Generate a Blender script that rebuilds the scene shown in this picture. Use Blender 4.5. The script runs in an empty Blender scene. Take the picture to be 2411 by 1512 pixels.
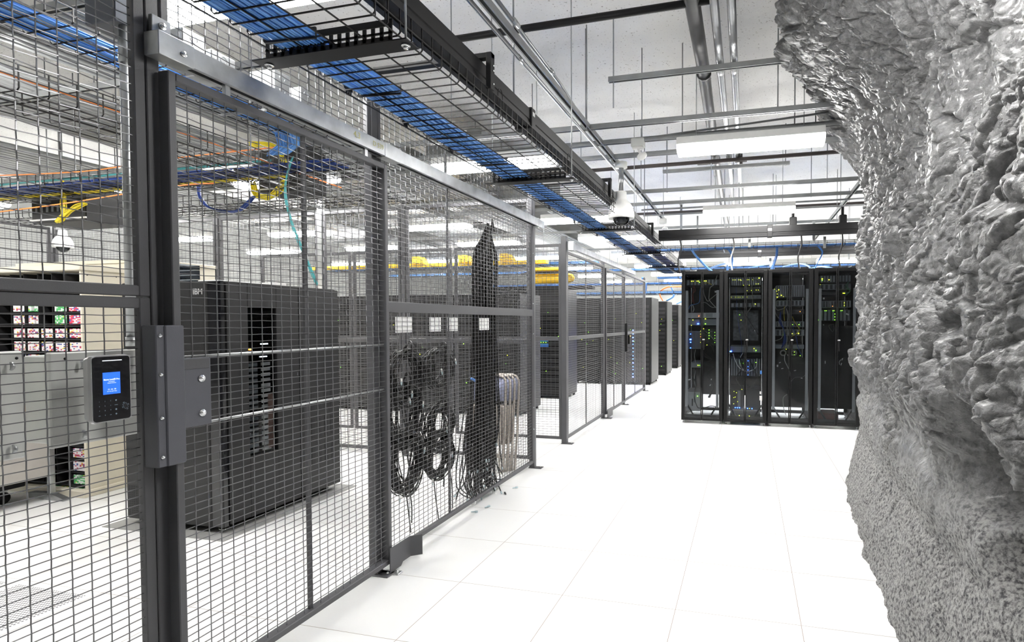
import bpy, math, random
import numpy as np
from mathutils import Vector, Matrix
random.seed(7)
SC = bpy.context.scene
COL = SC.collection
pi = math.pi

# ------------------------------------------------------------------ camera, world, exposure
def setup_camera():
    W, H = 2411.0, 1512.0
    yaw, pitch, roll, f, h, cx, cy = -.2591, -.0289, -.0017, 1341.5, 1.4729, 1404.7, 797.7
    F = Vector((math.sin(yaw)*math.cos(pitch), math.cos(yaw)*math.cos(pitch), math.sin(pitch)))
    r = Vector((math.cos(yaw), -math.sin(yaw), 0)); u = r.cross(F)
    r2 = r*math.cos(roll)+u*math.sin(roll); u2 = -r*math.sin(roll)+u*math.cos(roll)
    cam = bpy.data.cameras.new('camera'); o = bpy.data.objects.new('camera', cam); COL.objects.link(o)
    m = Matrix.Identity(4)
    for i in range(3):
        m[i][0] = r2[i]; m[i][1] = u2[i]; m[i][2] = -F[i]
    m.translation = Vector((0, 0, h))
    o.matrix_world = m
    cam.sensor_fit = 'HORIZONTAL'; cam.sensor_width = 36; cam.lens = f/W*36
    cam.shift_x = -(cx-W/2)/W; cam.shift_y = (cy-H/2)/W
    cam.clip_start = .05; cam.clip_end = 100
    SC.camera = o
setup_camera()
w = bpy.data.worlds.new('world'); SC.world = w; w.use_nodes = True
w.node_tree.nodes['Background'].inputs[0].default_value = (.9, .95, 1, 1)
w.node_tree.nodes['Background'].inputs[1].default_value = .3
SC.view_settings.view_transform = 'Standard'; SC.view_settings.look = 'None'
SC.view_settings.exposure = 1.70; SC.view_settings.gamma = 1; SC.view_settings.use_curve_mapping = False
LAMP = 19.0
SC.cycles.max_bounces = 8; SC.cycles.diffuse_bounces = 4; SC.cycles.glossy_bounces = 3; SC.cycles.adaptive_threshold = .03
SC.cycles.transparent_max_bounces = 16; SC.cycles.sample_clamp_indirect = 6
SC.cycles.caustics_reflective = False; SC.cycles.caustics_refractive = False

# ------------------------------------------------------------------ materials
MATS = {}
def mat(name, col=(.5, .5, .5), rough=.5, metal=0.0, emit=None, es=1.0, spec=.5, bump=0, bscale=50, vary=0, vscale=8, coat=0, alpha=None):
    if name in MATS: return MATS[name]
    m = bpy.data.materials.new(name); m.use_nodes = True; nt = m.node_tree; N = nt.nodes; L = nt.links
    b = N['Principled BSDF']
    b.inputs['Base Color'].default_value = (*col, 1); b.inputs['Roughness'].default_value = rough
    b.inputs['Metallic'].default_value = metal; b.inputs['Specular IOR Level'].default_value = spec
    b.inputs['Coat Weight'].default_value = coat
    tc = N.new('ShaderNodeTexCoord')
    nz = N.new('ShaderNodeTexNoise'); nz.inputs['Scale'].default_value = vscale; nz.inputs['Detail'].default_value = 5
    L.new(tc.outputs['Object'], nz.inputs['Vector'])
    v = vary if vary else .06
    mx = N.new('ShaderNodeMix'); mx.data_type = 'RGBA'; mx.blend_type = 'MULTIPLY'; mx.inputs[0].default_value = 1
    mr = N.new('ShaderNodeMapRange'); mr.inputs[1].default_value = .3; mr.inputs[2].default_value = .7
    mr.inputs[3].default_value = 1-v; mr.inputs[4].default_value = 1+v
    L.new(nz.outputs[0], mr.inputs[0]); mx.inputs[6].default_value = (*col, 1); L.new(mr.outputs[0], mx.inputs[7])
    L.new(mx.outputs[2], b.inputs['Base Color'])
    if bump:
        n2 = N.new('ShaderNodeTexNoise'); n2.inputs['Scale'].default_value = bscale; n2.inputs['Detail'].default_value = 4
        L.new(tc.outputs['Object'], n2.inputs['Vector'])
        bp = N.new('ShaderNodeBump'); bp.inputs['Strength'].default_value = bump; bp.inputs['Distance'].default_value = .01
        L.new(n2.outputs[0], bp.inputs['Height']); L.new(bp.outputs[0], b.inputs['Normal'])
    if emit:
        b.inputs['Emission Color'].default_value = (*emit, 1); b.inputs['Emission Strength'].default_value = es
    MATS[name] = m; return m

def M_glass(name, tint, gloss=.08, rough=.05):
    if name in MATS: return MATS[name]
    m = bpy.data.materials.new(name); m.use_nodes = True; nt = m.node_tree; N = nt.nodes; L = nt.links
    N.remove(N['Principled BSDF']); out = N['Material Output']
    t = N.new('ShaderNodeBsdfTransparent'); t.inputs[0].default_value = (*tint, 1)
    g = N.new('ShaderNodeBsdfGlossy'); g.inputs['Roughness'].default_value = rough; g.inputs[0].default_value = (.8, .8, .8, 1)
    fr = N.new('ShaderNodeFresnel'); fr.inputs[0].default_value = 1.45
    mx = N.new('ShaderNodeMixShader'); L.new(fr.outputs[0], mx.inputs[0]); L.new(t.outputs[0], mx.inputs[1]); L.new(g.outputs[0], mx.inputs[2])
    L.new(mx.outputs[0], out.inputs[0]); MATS[name] = m; return m

fence_m = mat('fence_grey_paint', (.082, .082, .088), .42, 0, bump=.12, bscale=350, vary=.1, vscale=3)
wire_m = mat('wire_mesh_metal', (.17, .17, .178), .30, .65)
galv = mat('galvanised_steel', (.50, .515, .52), .36, .85, bump=.05, bscale=30, vary=.18, vscale=12)
galv2 = mat('zinc_conduit', (.34, .35, .36), .3, .85, vary=.12, vscale=5)
strut_m = mat('strut_steel', (.33, .34, .34), .42, .7, vary=.12, vscale=7)
chrome = mat('bolt_zinc', (.8, .81, .82), .2, .9)
blackm = mat('black_powder_coat', (.010, .010, .0105), .5, 0, spec=.28, vary=.1)
blackw = mat('black_tray_wire', (.010, .009, .009), .5, 0, spec=.3)
blackrack = mat('rack_black', (.008, .008, .0085), .42, 0, spec=.3, bump=.05, bscale=300, vary=.1)
rackside = mat('rack_side_grey', (.026, .026, .028), .42, 0, vary=.06)
dark_in = mat('rack_inside_black', (.012, .012, .013), .6)
whitep = mat('white_enamel', (.82, .82, .80), .35)
paper = mat('white_paper', (.96, .96, .95), .8)
cream = mat('cream_enamel', (.80, .75, .62), .45, vary=.03)
boxgrey = mat('enclosure_grey', (.72, .73, .70), .4, vary=.03)
beige = mat('beige_panel', (.52, .49, .45), .6)
blue_c = mat('blue_cable', (.065, .24, .66), .38)
blue_l = mat('light_blue_cable', (.17, .41, .85), .38)
blue_d = mat('dark_blue_cable', (.012, .05, .28), .4)
yellow_m = mat('yellow_duct', (.95, .58, .03), .4)
yellow_c = mat('yellow_cable', (.85, .70, .02), .45)
orange_c = mat('orange_cable', (.90, .25, .05), .45)
teal_c = mat('aqua_cable', (.07, .40, .42), .45)
black_c = mat('black_cord', (.014, .013, .013), .38)
grey_c = mat('grey_cable', (.38, .37, .35), .5)
white_c = mat('white_plug', (.80, .80, .78), .5)
clearp = mat('clear_plug', (.55, .68, .72), .15)
pipe_d = mat('dark_pipe', (.06, .06, .062), .38, .2, vary=.1)
pipe_b = mat('brown_black_pipe', (.055, .045, .043), .45)
metal_strip = mat('brushed_strip', (.60, .60, .60), .45, .2)
serv_g = mat('server_grey', (.26, .28, .30), .45, .3)
serv_b = mat('server_black', (.025, .026, .03), .45)
serv_w = mat('server_white', (.62, .63, .62), .5)
serv_blue = mat('server_blue', (.03, .13, .42), .4)
led_b = mat('led_blue', (.05, .1, .9), .4, emit=(.02, .10, 1.0), es=34)
led_g = mat('led_green', (.2, .9, .1), .4, emit=(.25, 1.0, .03), es=6)
led_y = mat('led_yellow', (.8, .9, .1), .4, emit=(.75, .9, .03), es=4.5)
led_o = mat('led_orange', (1, .3, .1), .4, emit=(1.0, .2, .02), es=7)
led_w = mat('led_white', (1, 1, 1), .4, emit=(.8, .9, 1), es=2.5)
chairf = mat('folding_chair_beige', (.52, .47, .42), .35, .3)
chairb = mat('folding_chair_grey_blue', (.30, .32, .46), .5)
amber = mat('tan_cardboard', (.62, .33, .11), .7)
wallm = mat('wall_grey_paint', (.44, .45, .44), .7, bump=.1, bscale=12, vary=.05, vscale=1)
glass_rack = M_glass('rack_tinted_glass', (.72, .74, .76))
glass_dome = M_glass('dome_clear', (.30, .31, .33))
plas = M_glass('clear_plastic', (.72, .78, .88))
screen_m = mat('reader_screen', (.02, .1, .6), .3, emit=(.010, .06, .42), es=.8)
gloss_b = mat('reader_gloss_black', (.006, .006, .008), .12, coat=.5)
silver = mat('reader_silver', (.55, .55, .56), .3, .6)
txt_w = mat('screen_text_white', (.8, .8, .9), .4, emit=(.8, .9, 1), es=.35)
txt_g = mat('key_text_grey', (.22, .30, .36), .5)
txt_s = mat('cabinet_lettering_silver', (.42, .42, .42), .4)
chalk = mat('chalk_yellow', (.55, .52, .22), .8)
red_in = mat('dark_red_box', (.16, .03, .02), .5)
lensm = mat('lamp_diffuser', (.9, .9, .88), .5, emit=(1.0, .985, .96), es=LAMP)
lensend = mat('lamp_end_cap', (.9, .9, .88), .5, emit=(1.0, .985, .96), es=1.6)

def tile_mat():
    m = bpy.data.materials.new('white_floor_tile'); m.use_nodes = True; nt = m.node_tree; N = nt.nodes; L = nt.links
    b = N['Principled BSDF']; b.inputs['Roughness'].default_value = .42
    g = N.new('ShaderNodeNewGeometry'); sp = N.new('ShaderNodeSeparateXYZ'); L.new(g.outputs['Position'], sp.inputs[0])
    outs = []
    for ax, off in ((0, -1.5688), (1, 2.2763)):
        a = N.new('ShaderNodeMath'); a.operation = 'SUBTRACT'; L.new(sp.outputs[ax], a.inputs[0]); a.inputs[1].default_value = off-60*.6096
        d = N.new('ShaderNodeMath'); d.operation = 'MODULO'; L.new(a.outputs[0], d.inputs[0]); d.inputs[1].default_value = .6096
        s = N.new('ShaderNodeMath'); s.operation = 'SUBTRACT'; L.new(d.outputs[0], s.inputs[0]); s.inputs[1].default_value = .3048
        ab = N.new('ShaderNodeMath'); ab.operation = 'ABSOLUTE'; L.new(s.outputs[0], ab.inputs[0])
        gt = N.new('ShaderNodeMath'); gt.operation = 'GREATER_THAN'; L.new(ab.outputs[0], gt.inputs[0]); gt.inputs[1].default_value = .3048-.0010
        outs.append(gt)
    mxx = N.new('ShaderNodeMath'); mxx.operation = 'MAXIMUM'; L.new(outs[0].outputs[0], mxx.inputs[0]); L.new(outs[1].outputs[0], mxx.inputs[1])
    mx = N.new('ShaderNodeMix'); mx.data_type = 'RGBA'; L.new(mxx.outputs[0], mx.inputs[0])
    mx.inputs[6].default_value = (.91, .91, .90, 1); mx.inputs[7].default_value = (.20, .10, .045, 1)
    L.new(mx.outputs[2], b.inputs['Base Color']); return m
def ceil_mat():
    m = bpy.data.materials.new('white_sprayed_ceiling'); m.use_nodes = True; nt = m.node_tree; N = nt.nodes; L = nt.links
    b = N['Principled BSDF']; b.inputs['Roughness'].default_value = .8
    g = N.new('ShaderNodeNewGeometry')
    n1 = N.new('ShaderNodeTexNoise'); n1.inputs['Scale'].default_value = 55; n1.inputs['Detail'].default_value = 3
    n2 = N.new('ShaderNodeTexNoise'); n2.inputs['Scale'].default_value = 1.3; n2.inputs['Detail'].default_value = 6
    n3 = N.new('ShaderNodeTexNoise'); n3.inputs['Scale'].default_value = 12; n3.inputs['Detail'].default_value = 8; n3.inputs['Roughness'].default_value = .7
    for n in (n1, n2, n3): L.new(g.outputs['Position'], n.inputs['Vector'])
    r1 = N.new('ShaderNodeValToRGB'); r1.color_ramp.elements[0].position = .27; r1.color_ramp.elements[0].color = (.33, .30, .28, 1)
    r1.color_ramp.elements[1].position = .36; r1.color_ramp.elements[1].color = (.94, .935, .92, 1)
    L.new(n1.outputs[0], r1.inputs[0])
    r2 = N.new('ShaderNodeValToRGB'); r2.color_ramp.elements[0].position = .34; r2.color_ramp.elements[0].color = (.88, .88, .89, 1)
    r2.color_ramp.elements[1].position = .6; r2.color_ramp.elements[1].color = (1, 1, 1, 1); L.new(n2.outputs[0], r2.inputs[0])
    mx = N.new('ShaderNodeMix'); mx.data_type = 'RGBA'; mx.blend_type = 'MULTIPLY'; mx.inputs[0].default_value = 1
    L.new(r1.outputs[0], mx.inputs[6]); L.new(r2.outputs[0], mx.inputs[7]); L.new(mx.outputs[2], b.inputs['Base Color'])
    bp = N.new('ShaderNodeBump'); bp.inputs['Strength'].default_value = .35; bp.inputs['Distance'].default_value = .02
    L.new(n3.outputs[0], bp.inputs['Height']); L.new(bp.outputs[0], b.inputs['Normal']); return m
def rock_mat():
    m = bpy.data.materials.new('sealed_grey_rock'); m.use_nodes = True; nt = m.node_tree; N = nt.nodes; L = nt.links
    b = N['Principled BSDF']
    g = N.new('ShaderNodeNewGeometry'); sp = N.new('ShaderNodeSeparateXYZ'); L.new(g.outputs['Position'], sp.inputs[0])
    n0 = N.new('ShaderNodeTexNoise'); n0.inputs['Scale'].default_value = 3; n0.inputs['Detail'].default_value = 6
    n1 = N.new('ShaderNodeTexNoise'); n1.inputs['Scale'].default_value = 62; n1.inputs['Detail'].default_value = 6; n1.inputs['Roughness'].default_value = .65
    n2 = N.new('ShaderNodeTexNoise'); n2.inputs['Scale'].default_value = 24; n2.inputs['Detail'].default_value = 8; n2.inputs['Roughness'].default_value = .62
    for n in (n0, n1, n2): L.new(g.outputs['Position'], n.inputs['Vector'])
    # height where raw sealed rock starts above the sprayed base
    ad = N.new('ShaderNodeMath'); ad.operation = 'MULTIPLY_ADD'; L.new(n0.outputs[0], ad.inputs[0]); ad.inputs[1].default_value = .9; L.new(sp.outputs[2], ad.inputs[2])
    up = N.new('ShaderNodeMapRange'); up.interpolation_type = 'SMOOTHSTEP'; up.inputs[1].default_value = 1.05; up.inputs[2].default_value = 1.45
    L.new(ad.outputs[0], up.inputs[0])
    # colours
    c1 = N.new('ShaderNodeValToRGB'); e = c1.color_ramp.elements; e[0].position = .38; e[0].color = (.045, .045, .049, 1); e[1].position = .57; e[1].color = (.40, .396, .385, 1)
    L.new(n1.outputs[0], c1.inputs[0])
    c2 = N.new('ShaderNodeValToRGB'); e = c2.color_ramp.elements; e[0].position = .34; e[0].color = (.085, .085, .088, 1); e[1].position = .62; e[1].color = (.225, .225, .228, 1)
    L.new(n2.outputs[0], c2.inputs[0])
    mx = N.new('ShaderNodeMix'); mx.data_type = 'RGBA'; L.new(up.outputs[0], mx.inputs[0]); L.new(c1.outputs[0], mx.inputs[6]); L.new(c2.outputs[0], mx.inputs[7])
    L.new(mx.outputs[2], b.inputs['Base Color'])
    ro = N.new('ShaderNodeMapRange'); ro.inputs[3].default_value = .8; ro.inputs[4].default_value = .34; L.new(up.outputs[0], ro.inputs[0]); L.new(ro.outputs[0], b.inputs['Roughness'])
    b.inputs['Specular IOR Level'].default_value = .8
    cw = N.new('ShaderNodeMath'); cw.operation = 'MULTIPLY'; cw.inputs[1].default_value = .35; L.new(up.outputs[0], cw.inputs[0]); L.new(cw.outputs[0], b.inputs['Coat Weight']); b.inputs['Coat Roughness'].default_value = .26; b.inputs['Coat IOR'].default_value = 1.6
    b1 = N.new('ShaderNodeBump'); b1.inputs['Strength'].default_value = .75; b1.inputs['Distance'].default_value = .012; L.new(n1.outputs[0], b1.inputs['Height'])
    b2 = N.new('ShaderNodeBump'); b2.inputs['Strength'].default_value = .9; b2.inputs['Distance'].default_value = .016; L.new(n2.outputs[0], b2.inputs['Height']); L.new(b1.outputs[0], b2.inputs['Normal'])
    vo = N.new('ShaderNodeTexVoronoi'); vo.inputs['Scale'].default_value = 26; vo.feature = 'F1'
    mpp = N.new('ShaderNodeVectorMath'); mpp.operation = 'MULTIPLY_ADD'; mpp.inputs[1].default_value = (1, 1.2, .55); L.new(g.outputs['Position'], mpp.inputs[0])
    nn = N.new('ShaderNodeTexNoise'); nn.inputs['Scale'].default_value = 9; L.new(g.outputs['Position'], nn.inputs['Vector'])
    sc_ = N.new('ShaderNodeVectorMath'); sc_.operation = 'SCALE'; sc_.inputs['Scale'].default_value = .12; L.new(nn.outputs['Color'], sc_.inputs[0]); L.new(sc_.outputs[0], mpp.inputs[2])
    L.new(mpp.outputs[0], vo.inputs['Vector'])
    b3 = N.new('ShaderNodeBump'); b3.inputs['Distance'].default_value = .035; b3.invert = True
    vs_ = N.new('ShaderNodeMath'); vs_.operation = 'MULTIPLY'; vs_.inputs[1].default_value = .22; L.new(up.outputs[0], vs_.inputs[0])
    L.new(vo.outputs['Distance'], b3.inputs['Height']); L.new(vs_.outputs[0], b3.inputs['Strength']); L.new(b2.outputs[0], b3.inputs['Normal'])
    L.new(b3.outputs[0], b.inputs['Normal']); return m
def tape_mat(name, base, marks):
    m = bpy.data.materials.new(name); m.use_nodes = True; nt = m.node_tree; N = nt.nodes; L = nt.links
    b = N['Principled BSDF']; b.inputs['Roughness'].default_value = .5
    tc = N.new('ShaderNodeTexCoord'); sp = N.new('ShaderNodeSeparateXYZ'); L.new(tc.outputs['Object'], sp.inputs[0])
    oi = N.new('ShaderNodeObjectInfo')
    q = N.new('ShaderNodeMath'); q.operation = 'MULTIPLY'; L.new(sp.outputs[2], q.inputs[0]); q.inputs[1].default_value = 110
    fl = N.new('ShaderNodeMath'); fl.operation = 'FLOOR'; L.new(q.outputs[0], fl.inputs[0])
    cb = N.new('ShaderNodeCombineXYZ'); L.new(fl.outputs[0], cb.inputs[0]); L.new(oi.outputs['Random'], cb.inputs[1])
    wn = N.new('ShaderNodeTexWhiteNoise'); L.new(cb.outputs[0], wn.inputs[0])
    r = N.new('ShaderNodeValToRGB'); r.color_ramp.interpolation = 'CONSTANT'
    els = [(0, base)]+marks; e = r.color_ramp.elements; e[0].position = 0; e[0].color = (*base, 1); e[1].position = marks[0][0]; e[1].color = (*marks[0][1], 1)
    for p, c in marks[1:]:
        k = e.new(p); k.color = (*c, 1)
    L.new(wn.outputs[0], r.inputs[0]); L.new(r.outputs[0], b.inputs['Base Color']); return m
tape_mix = tape_mat('tape_label_mixed', (.82, .80, .80), [(.56, (.50, .05, .11)), (.72, (.06, .10, .35)), (.80, (.75, .6, .05)), (.84, (.82, .8, .8))])
tape_red = tape_mat('tape_label_red', (.72, .05, .12), [(.35, (.85, .8, .8)), (.8, (.1, .15, .5)), (.9, (.8, .1, .1))])
tape_grn = tape_mat('tape_label_green', (.80, .82, .80), [(.35, (.10, .50, .16)), (.8, (.75, .7, .1)), (.88, (.1, .45, .15))])
tape_body = mat('tape_body_teal', (.02, .05, .05), .5)

# ------------------------------------------------------------------ mesh helpers
class MB:
    def __init__(s): s.v = []; s.f = []; s.sm = []
    def add(s, vs, fs, smooth=False):
        o = len(s.v); s.v.extend([tuple(p) for p in vs]); s.f.extend([tuple(i+o for i in f) for f in fs]); s.sm.extend([smooth]*len(fs)); return s
    def box(s, x0, x1, y0, y1, z0, z1):
        if x0 > x1: x0, x1 = x1, x0
        if y0 > y1: y0, y1 = y1, y0
        if z0 > z1: z0, z1 = z1, z0
        v = [(x0, y0, z0), (x1, y0, z0), (x1, y1, z0), (x0, y1, z0), (x0, y0, z1), (x1, y0, z1), (x1, y1, z1), (x0, y1, z1)]
        return s.add(v, [(0, 3, 2, 1), (4, 5, 6, 7), (0, 1, 5, 4), (1, 2, 6, 5), (2, 3, 7, 6), (3, 0, 4, 7)])
    def bbox(s, x0, x1, y0, y1, z0, z1, b=.003):
        # box with chamfered vertical and horizontal edges
        if x0 > x1: x0, x1 = x1, x0
        if y0 > y1: y0, y1 = y1, y0
        if z0 > z1: z0, z1 = z1, z0
        def ring(z, i):
            return [(x0+b+i, y0+i, z), (x1-b-i, y0+i, z), (x1-i, y0+b+i, z), (x1-i, y1-b-i, z), (x1-b-i, y1-i, z), (x0+b+i, y1-i, z), (x0+i, y1-b-i, z), (x0+i, y0+b+i, z)]
        r = ring(z0, b)+ring(z0+b, 0)+ring(z1-b, 0)+ring(z1, b); fs = [tuple(range(7, -1, -1)), tuple(range(24, 32))]
        for k in range(3):
            for i in range(8): fs.append((k*8+i, k*8+(i+1) % 8, (k+1)*8+(i+1) % 8, (k+1)*8+i))
        return s.add(r, fs)
    def tube(s, pts, r, n=6, cap=True, closed=False):
        P = [Vector(p) for p in pts]; m = len(P); rings = []
        prev = None
        for i in range(m):
            if closed: t = P[(i+1) % m]-P[i-1]
            else: t = P[min(i+1, m-1)]-P[max(i-1, 0)]
            if t.length < 1e-9: t = Vector((0, 0, 1))
            t.normalize()
            if prev is None:
                a = Vector((0, 0, 1)) if abs(t.z) < .9 else Vector((1, 0, 0)); u = t.cross(a).normalized()
            else:
                u = (prev-t*prev.dot(t))
                if u.length < 1e-6: u = t.orthogonal()
                u.normalize()
            prev = u; w_ = t.cross(u)
            rr = r[i] if isinstance(r, (list, tuple)) else r
            rings.append([P[i]+(u*math.cos(2*pi*(k+.5)/n)+w_*math.sin(2*pi*(k+.5)/n))*rr for k in range(n)])
        vs = [p for rg in rings for p in rg]; fs = []
        for i in range(m if closed else m-1):
            j = (i+1) % m
            for k in range(n): fs.append((i*n+k, i*n+(k+1) % n, j*n+(k+1) % n, j*n+k))
        if cap and not closed: fs.append(tuple(range(n-1, -1, -1))); fs.append(tuple((m-1)*n+k for k in range(n)))
        return s.add(vs, fs, n > 4)
    def cyl(s, a, b, r, n=12): return s.tube([a, b], r, n)
    def lathe(s, prof, c, n=24):
        vs = []; fs = []
        for (r, z) in prof:
            for k in range(n): vs.append((c[0]+r*math.cos(2*pi*k/n), c[1]+r*math.sin(2*pi*k/n), c[2]+z))
        for i in range(len(prof)-1):
            for k in range(n): fs.append((i*n+k, i*n+(k+1) % n, (i+1)*n+(k+1) % n, (i+1)*n+k))
        fs.append(tuple(range(n-1, -1, -1))); fs.append(tuple((len(prof)-1)*n+k for k in range(n)))
        return s.add(vs, fs, True)
    def prism(s, poly, ax, a, b):
        # poly: 2-D points in the two remaining axes (cyclic order), extruded along axis ax from a to b
        def mk(p, t):
            if ax == 0: return (t, p[0], p[1])
            if ax == 1: return (p[0], t, p[1])
            return (p[0], p[1], t)
        n = len(poly); vs = [mk(p, a) for p in poly]+[mk(p, b) for p in poly]
        fs = [tuple(range(n)), tuple(range(2*n-1, n-1, -1))]+[(i, i+n, (i+1) % n+n, (i+1) % n) for i in range(n)]
        return s.add(vs, fs)
    def quad(s, a, b, c, d): return s.add([a, b, c, d], [(0, 1, 2, 3)])
    def build(s, name, m, parent=None, origin=None, label=None):
        me = bpy.data.meshes.new(name)
        if parent is not None:
            org = Vector((0, 0, 0)); p = parent
            while p: org += p.location; p = p.parent
            loc = Vector((0, 0, 0))
        else:
            if origin is None:
                xs = [p[0] for p in s.v]; ys = [p[1] for p in s.v]; zs = [p[2] for p in s.v]
                origin = ((min(xs)+max(xs))/2, (min(ys)+max(ys))/2, min(zs))
            org = Vector(origin); loc = org
        a = np.array(s.v, dtype=np.float64)-np.array(org)
        me.from_pydata([tuple(p) for p in a.tolist()], [], s.f)
        me.polygons.foreach_set('use_smooth', s.sm)
        me.materials.append(m); me.update()
        import bmesh
        if len(s.f) < 60000:
            bm = bmesh.new(); bm.from_mesh(me); bmesh.ops.recalc_face_normals(bm, faces=bm.faces); bm.to_mesh(me); bm.free()
        o = bpy.data.objects.new(name, me); COL.objects.link(o); o.location = loc
        if parent is not None: o.parent = parent
        if label: o['label'] = label
        return o

def tag(o, label, cat, group=None, kind=None):
    o['label'] = label; o['category'] = cat
    if group: o['group'] = group
    if kind: o['kind'] = kind
    return o
def thing(name, label, cat, loc, group=None):
    o = bpy.data.objects.new(name, None); COL.objects.link(o); o.location = loc; o.empty_display_size = .05
    return tag(o, label, cat, group)
def struct(name, mb, m, label=None, parent=None):
    o = mb.build(name, m, parent); o['kind'] = 'structure'
    if label: o['label'] = label
    return o
def copy_tree(o, loc, label=None):
    r = o.copy(); COL.objects.link(r); r.location = loc
    if label: r['label'] = label
    for ch in list(o.children):
        c = ch.copy(); COL.objects.link(c); c.parent = r
        for g in list(ch.children):
            d = g.copy(); COL.objects.link(d); d.parent = c
    return r
def text_mesh(body, size, m, parent, origin, xdir, ydir, name='lettering', extrude=.0006, bold=0, align='CENTER'):
    cu = bpy.data.curves.new('tmp_text', 'FONT'); cu.body = body; cu.size = size; cu.align_x = align; cu.extrude = extrude; cu.offset = bold
    t = bpy.data.objects.new('tmp_text', cu); COL.objects.link(t)
    dg = bpy.context.evaluated_depsgraph_get(); me = bpy.data.meshes.new_from_object(t.evaluated_get(dg))
    bpy.data.objects.remove(t); bpy.data.curves.remove(cu)
    X = Vector(xdir).normalized(); Y = Vector(ydir).normalized(); Z = X.cross(Y)
    org = Vector((0, 0, 0)); p = parent
    while p: org += p.location; p = p.parent
    O = Vector(origin)-org
    for v in me.vertices: v.co = O+X*v.co.x+Y*v.co.y+Z*v.co.z
    me.materials.clear(); me.materials.append(m); me.name = name
    o = bpy.data.objects.new(name, me); COL.objects.link(o); o.parent = parent
    return o
def arc(c, u, v, r, a0, a1, n=10):
    c = Vector(c); u = Vector(u); v = Vector(v)
    return [c+u*(r*math.cos(a0+(a1-a0)*i/n))+v*(r*math.sin(a0+(a1-a0)*i/n)) for i in range(n+1)]
def smooth(pts, n=6):
    P = [Vector(p) for p in pts]; out = []
    for i in range(len(P)-1):
        p0 = P[max(i-1, 0)]; p1 = P[i]; p2 = P[i+1]; p3 = P[min(i+2, len(P)-1)]
        for k in range(n):
            t = k/n
            out.append(.5*((2*p1)+(p2-p0)*t+(2*p0-5*p1+4*p2-p3)*t*t+(-p0+3*p1-3*p2+p3)*t**3))
    out.append(P[-1]); return out

def wire_panel(axis, c, a0, a1, z0, z1, r=.0019, pa=.055, pz=.0292, crimp=.0022, n=4, name='wire_mesh', parent=None):
    """woven wire mesh in a vertical plane; axis 'y': plane X=c running along Y, axis 'x': plane Y=c running along X"""
    mb = MB()
    na = int(round((a1-a0)/pa)); nz = int(round((z1-z0)/pz))
    A = [a0+(a1-a0)*i/na for i in range(na+1)]; Z = [z0+(z1-z0)*i/nz for i in range(nz+1)]
    def P(a, z, d): return (c+d, a, z) if axis == 'y' else (a, c+d, z)
    for j, z in enumerate(Z[1:-1], 1):
        if crimp:
            pts = [P(a, z+((i+j) % 2-.5)*crimp*.8, ((i+j) % 2-.5)*2*crimp) for i, a in enumerate(A)]
        else: pts = [P(a0, z, 0), P(a1, z, 0)]
        mb.tube(pts, r, n, False)
    for i, a in enumerate(A[1:-1], 1):
        if crimp:
            pts = [P(a+((i+j) % 2-.5)*crimp*1.6, z, -((i+j) % 2-.5)*2*crimp) for j, z in enumerate(Z)]
        else: pts = [P(a, z0, 0), P(a, z1, 0)]
        mb.tube(pts, r, n, False)
    return mb.build(name, wire_m, parent)
def frame_rect(axis, c, a0, a1, z0, z1, w=.035, t=.03, w0=None, w1=None):
    mb = MB()
    w0 = w0 or w; w1 = w1 or w
    def B(aa, ab, za, zb):
        if axis == 'y': mb.bbox(c-t/2, c+t/2, aa, ab, za, zb)
        else: mb.bbox(aa, ab, c-t/2, c+t/2, za, zb)
    B(a0, a0+w0, z0, z1); B(a1-w1, a1, z0, z1); B(a0+w0, a1-w1, z0, z0+w); B(a0+w0, a1-w1, z1-w, z1)
    return mb
# ------------------------------------------------------------------ the room shell
XL, XR, YF, YB, ZC = -12.5, 8.0, -5.0, 24.0, 3.97
tile_m = tile_mat(); ceil_m = ceil_mat(); rock_m = rock_mat()
struct('floor', MB().box(XL, XR, YF, YB, -.1, 0), tile_m, 'bright white raised access floor of square tiles')
def make_ceiling():
    mb = MB(); nx, ny = 110, 150; rs = np.random.RandomState(3)
    ph = rs.rand(14, 4)
    def h(x, y):
        s = 0
        for i in range(14):
            k = .5+i*.35; s += math.sin(x*k*(ph[i, 0]-.5)*2+y*k*(ph[i, 1]-.5)*2+ph[i, 2]*6.28)*.010/(1+i*.25)
        return s
    vs = []
    for j in range(ny+1):
        for i in range(nx+1):
            x = XL+(XR-XL)*i/nx; y = YF+(YB-YF)*j/ny; vs.append((x, y, ZC+h(x, y)))
    fs = [(j*(nx+1)+i, (j+1)*(nx+1)+i, (j+1)*(nx+1)+i+1, j*(nx+1)+i+1) for j in range(ny) for i in range(nx)]
    mb.add(vs, fs, True)
    o = len(mb.v)
    struct('ceiling', mb, ceil_m, 'white sprayed concrete cavern ceiling')
make_ceiling()
struct('wall_left', MB().box(XL-.2, XL, YF, YB, 0, ZC+.2), wallm)
struct('wall_back', MB().box(XL, XR, YB, YB+.2, 0, ZC+.2), wallm)
struct('wall_front', MB().box(XL, XR, YF-.2, YF, 0, ZC+.2), wallm)
struct('wall_right', MB().box(XR, XR+.2, YF, YB, 0, ZC+.2), wallm)

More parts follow.
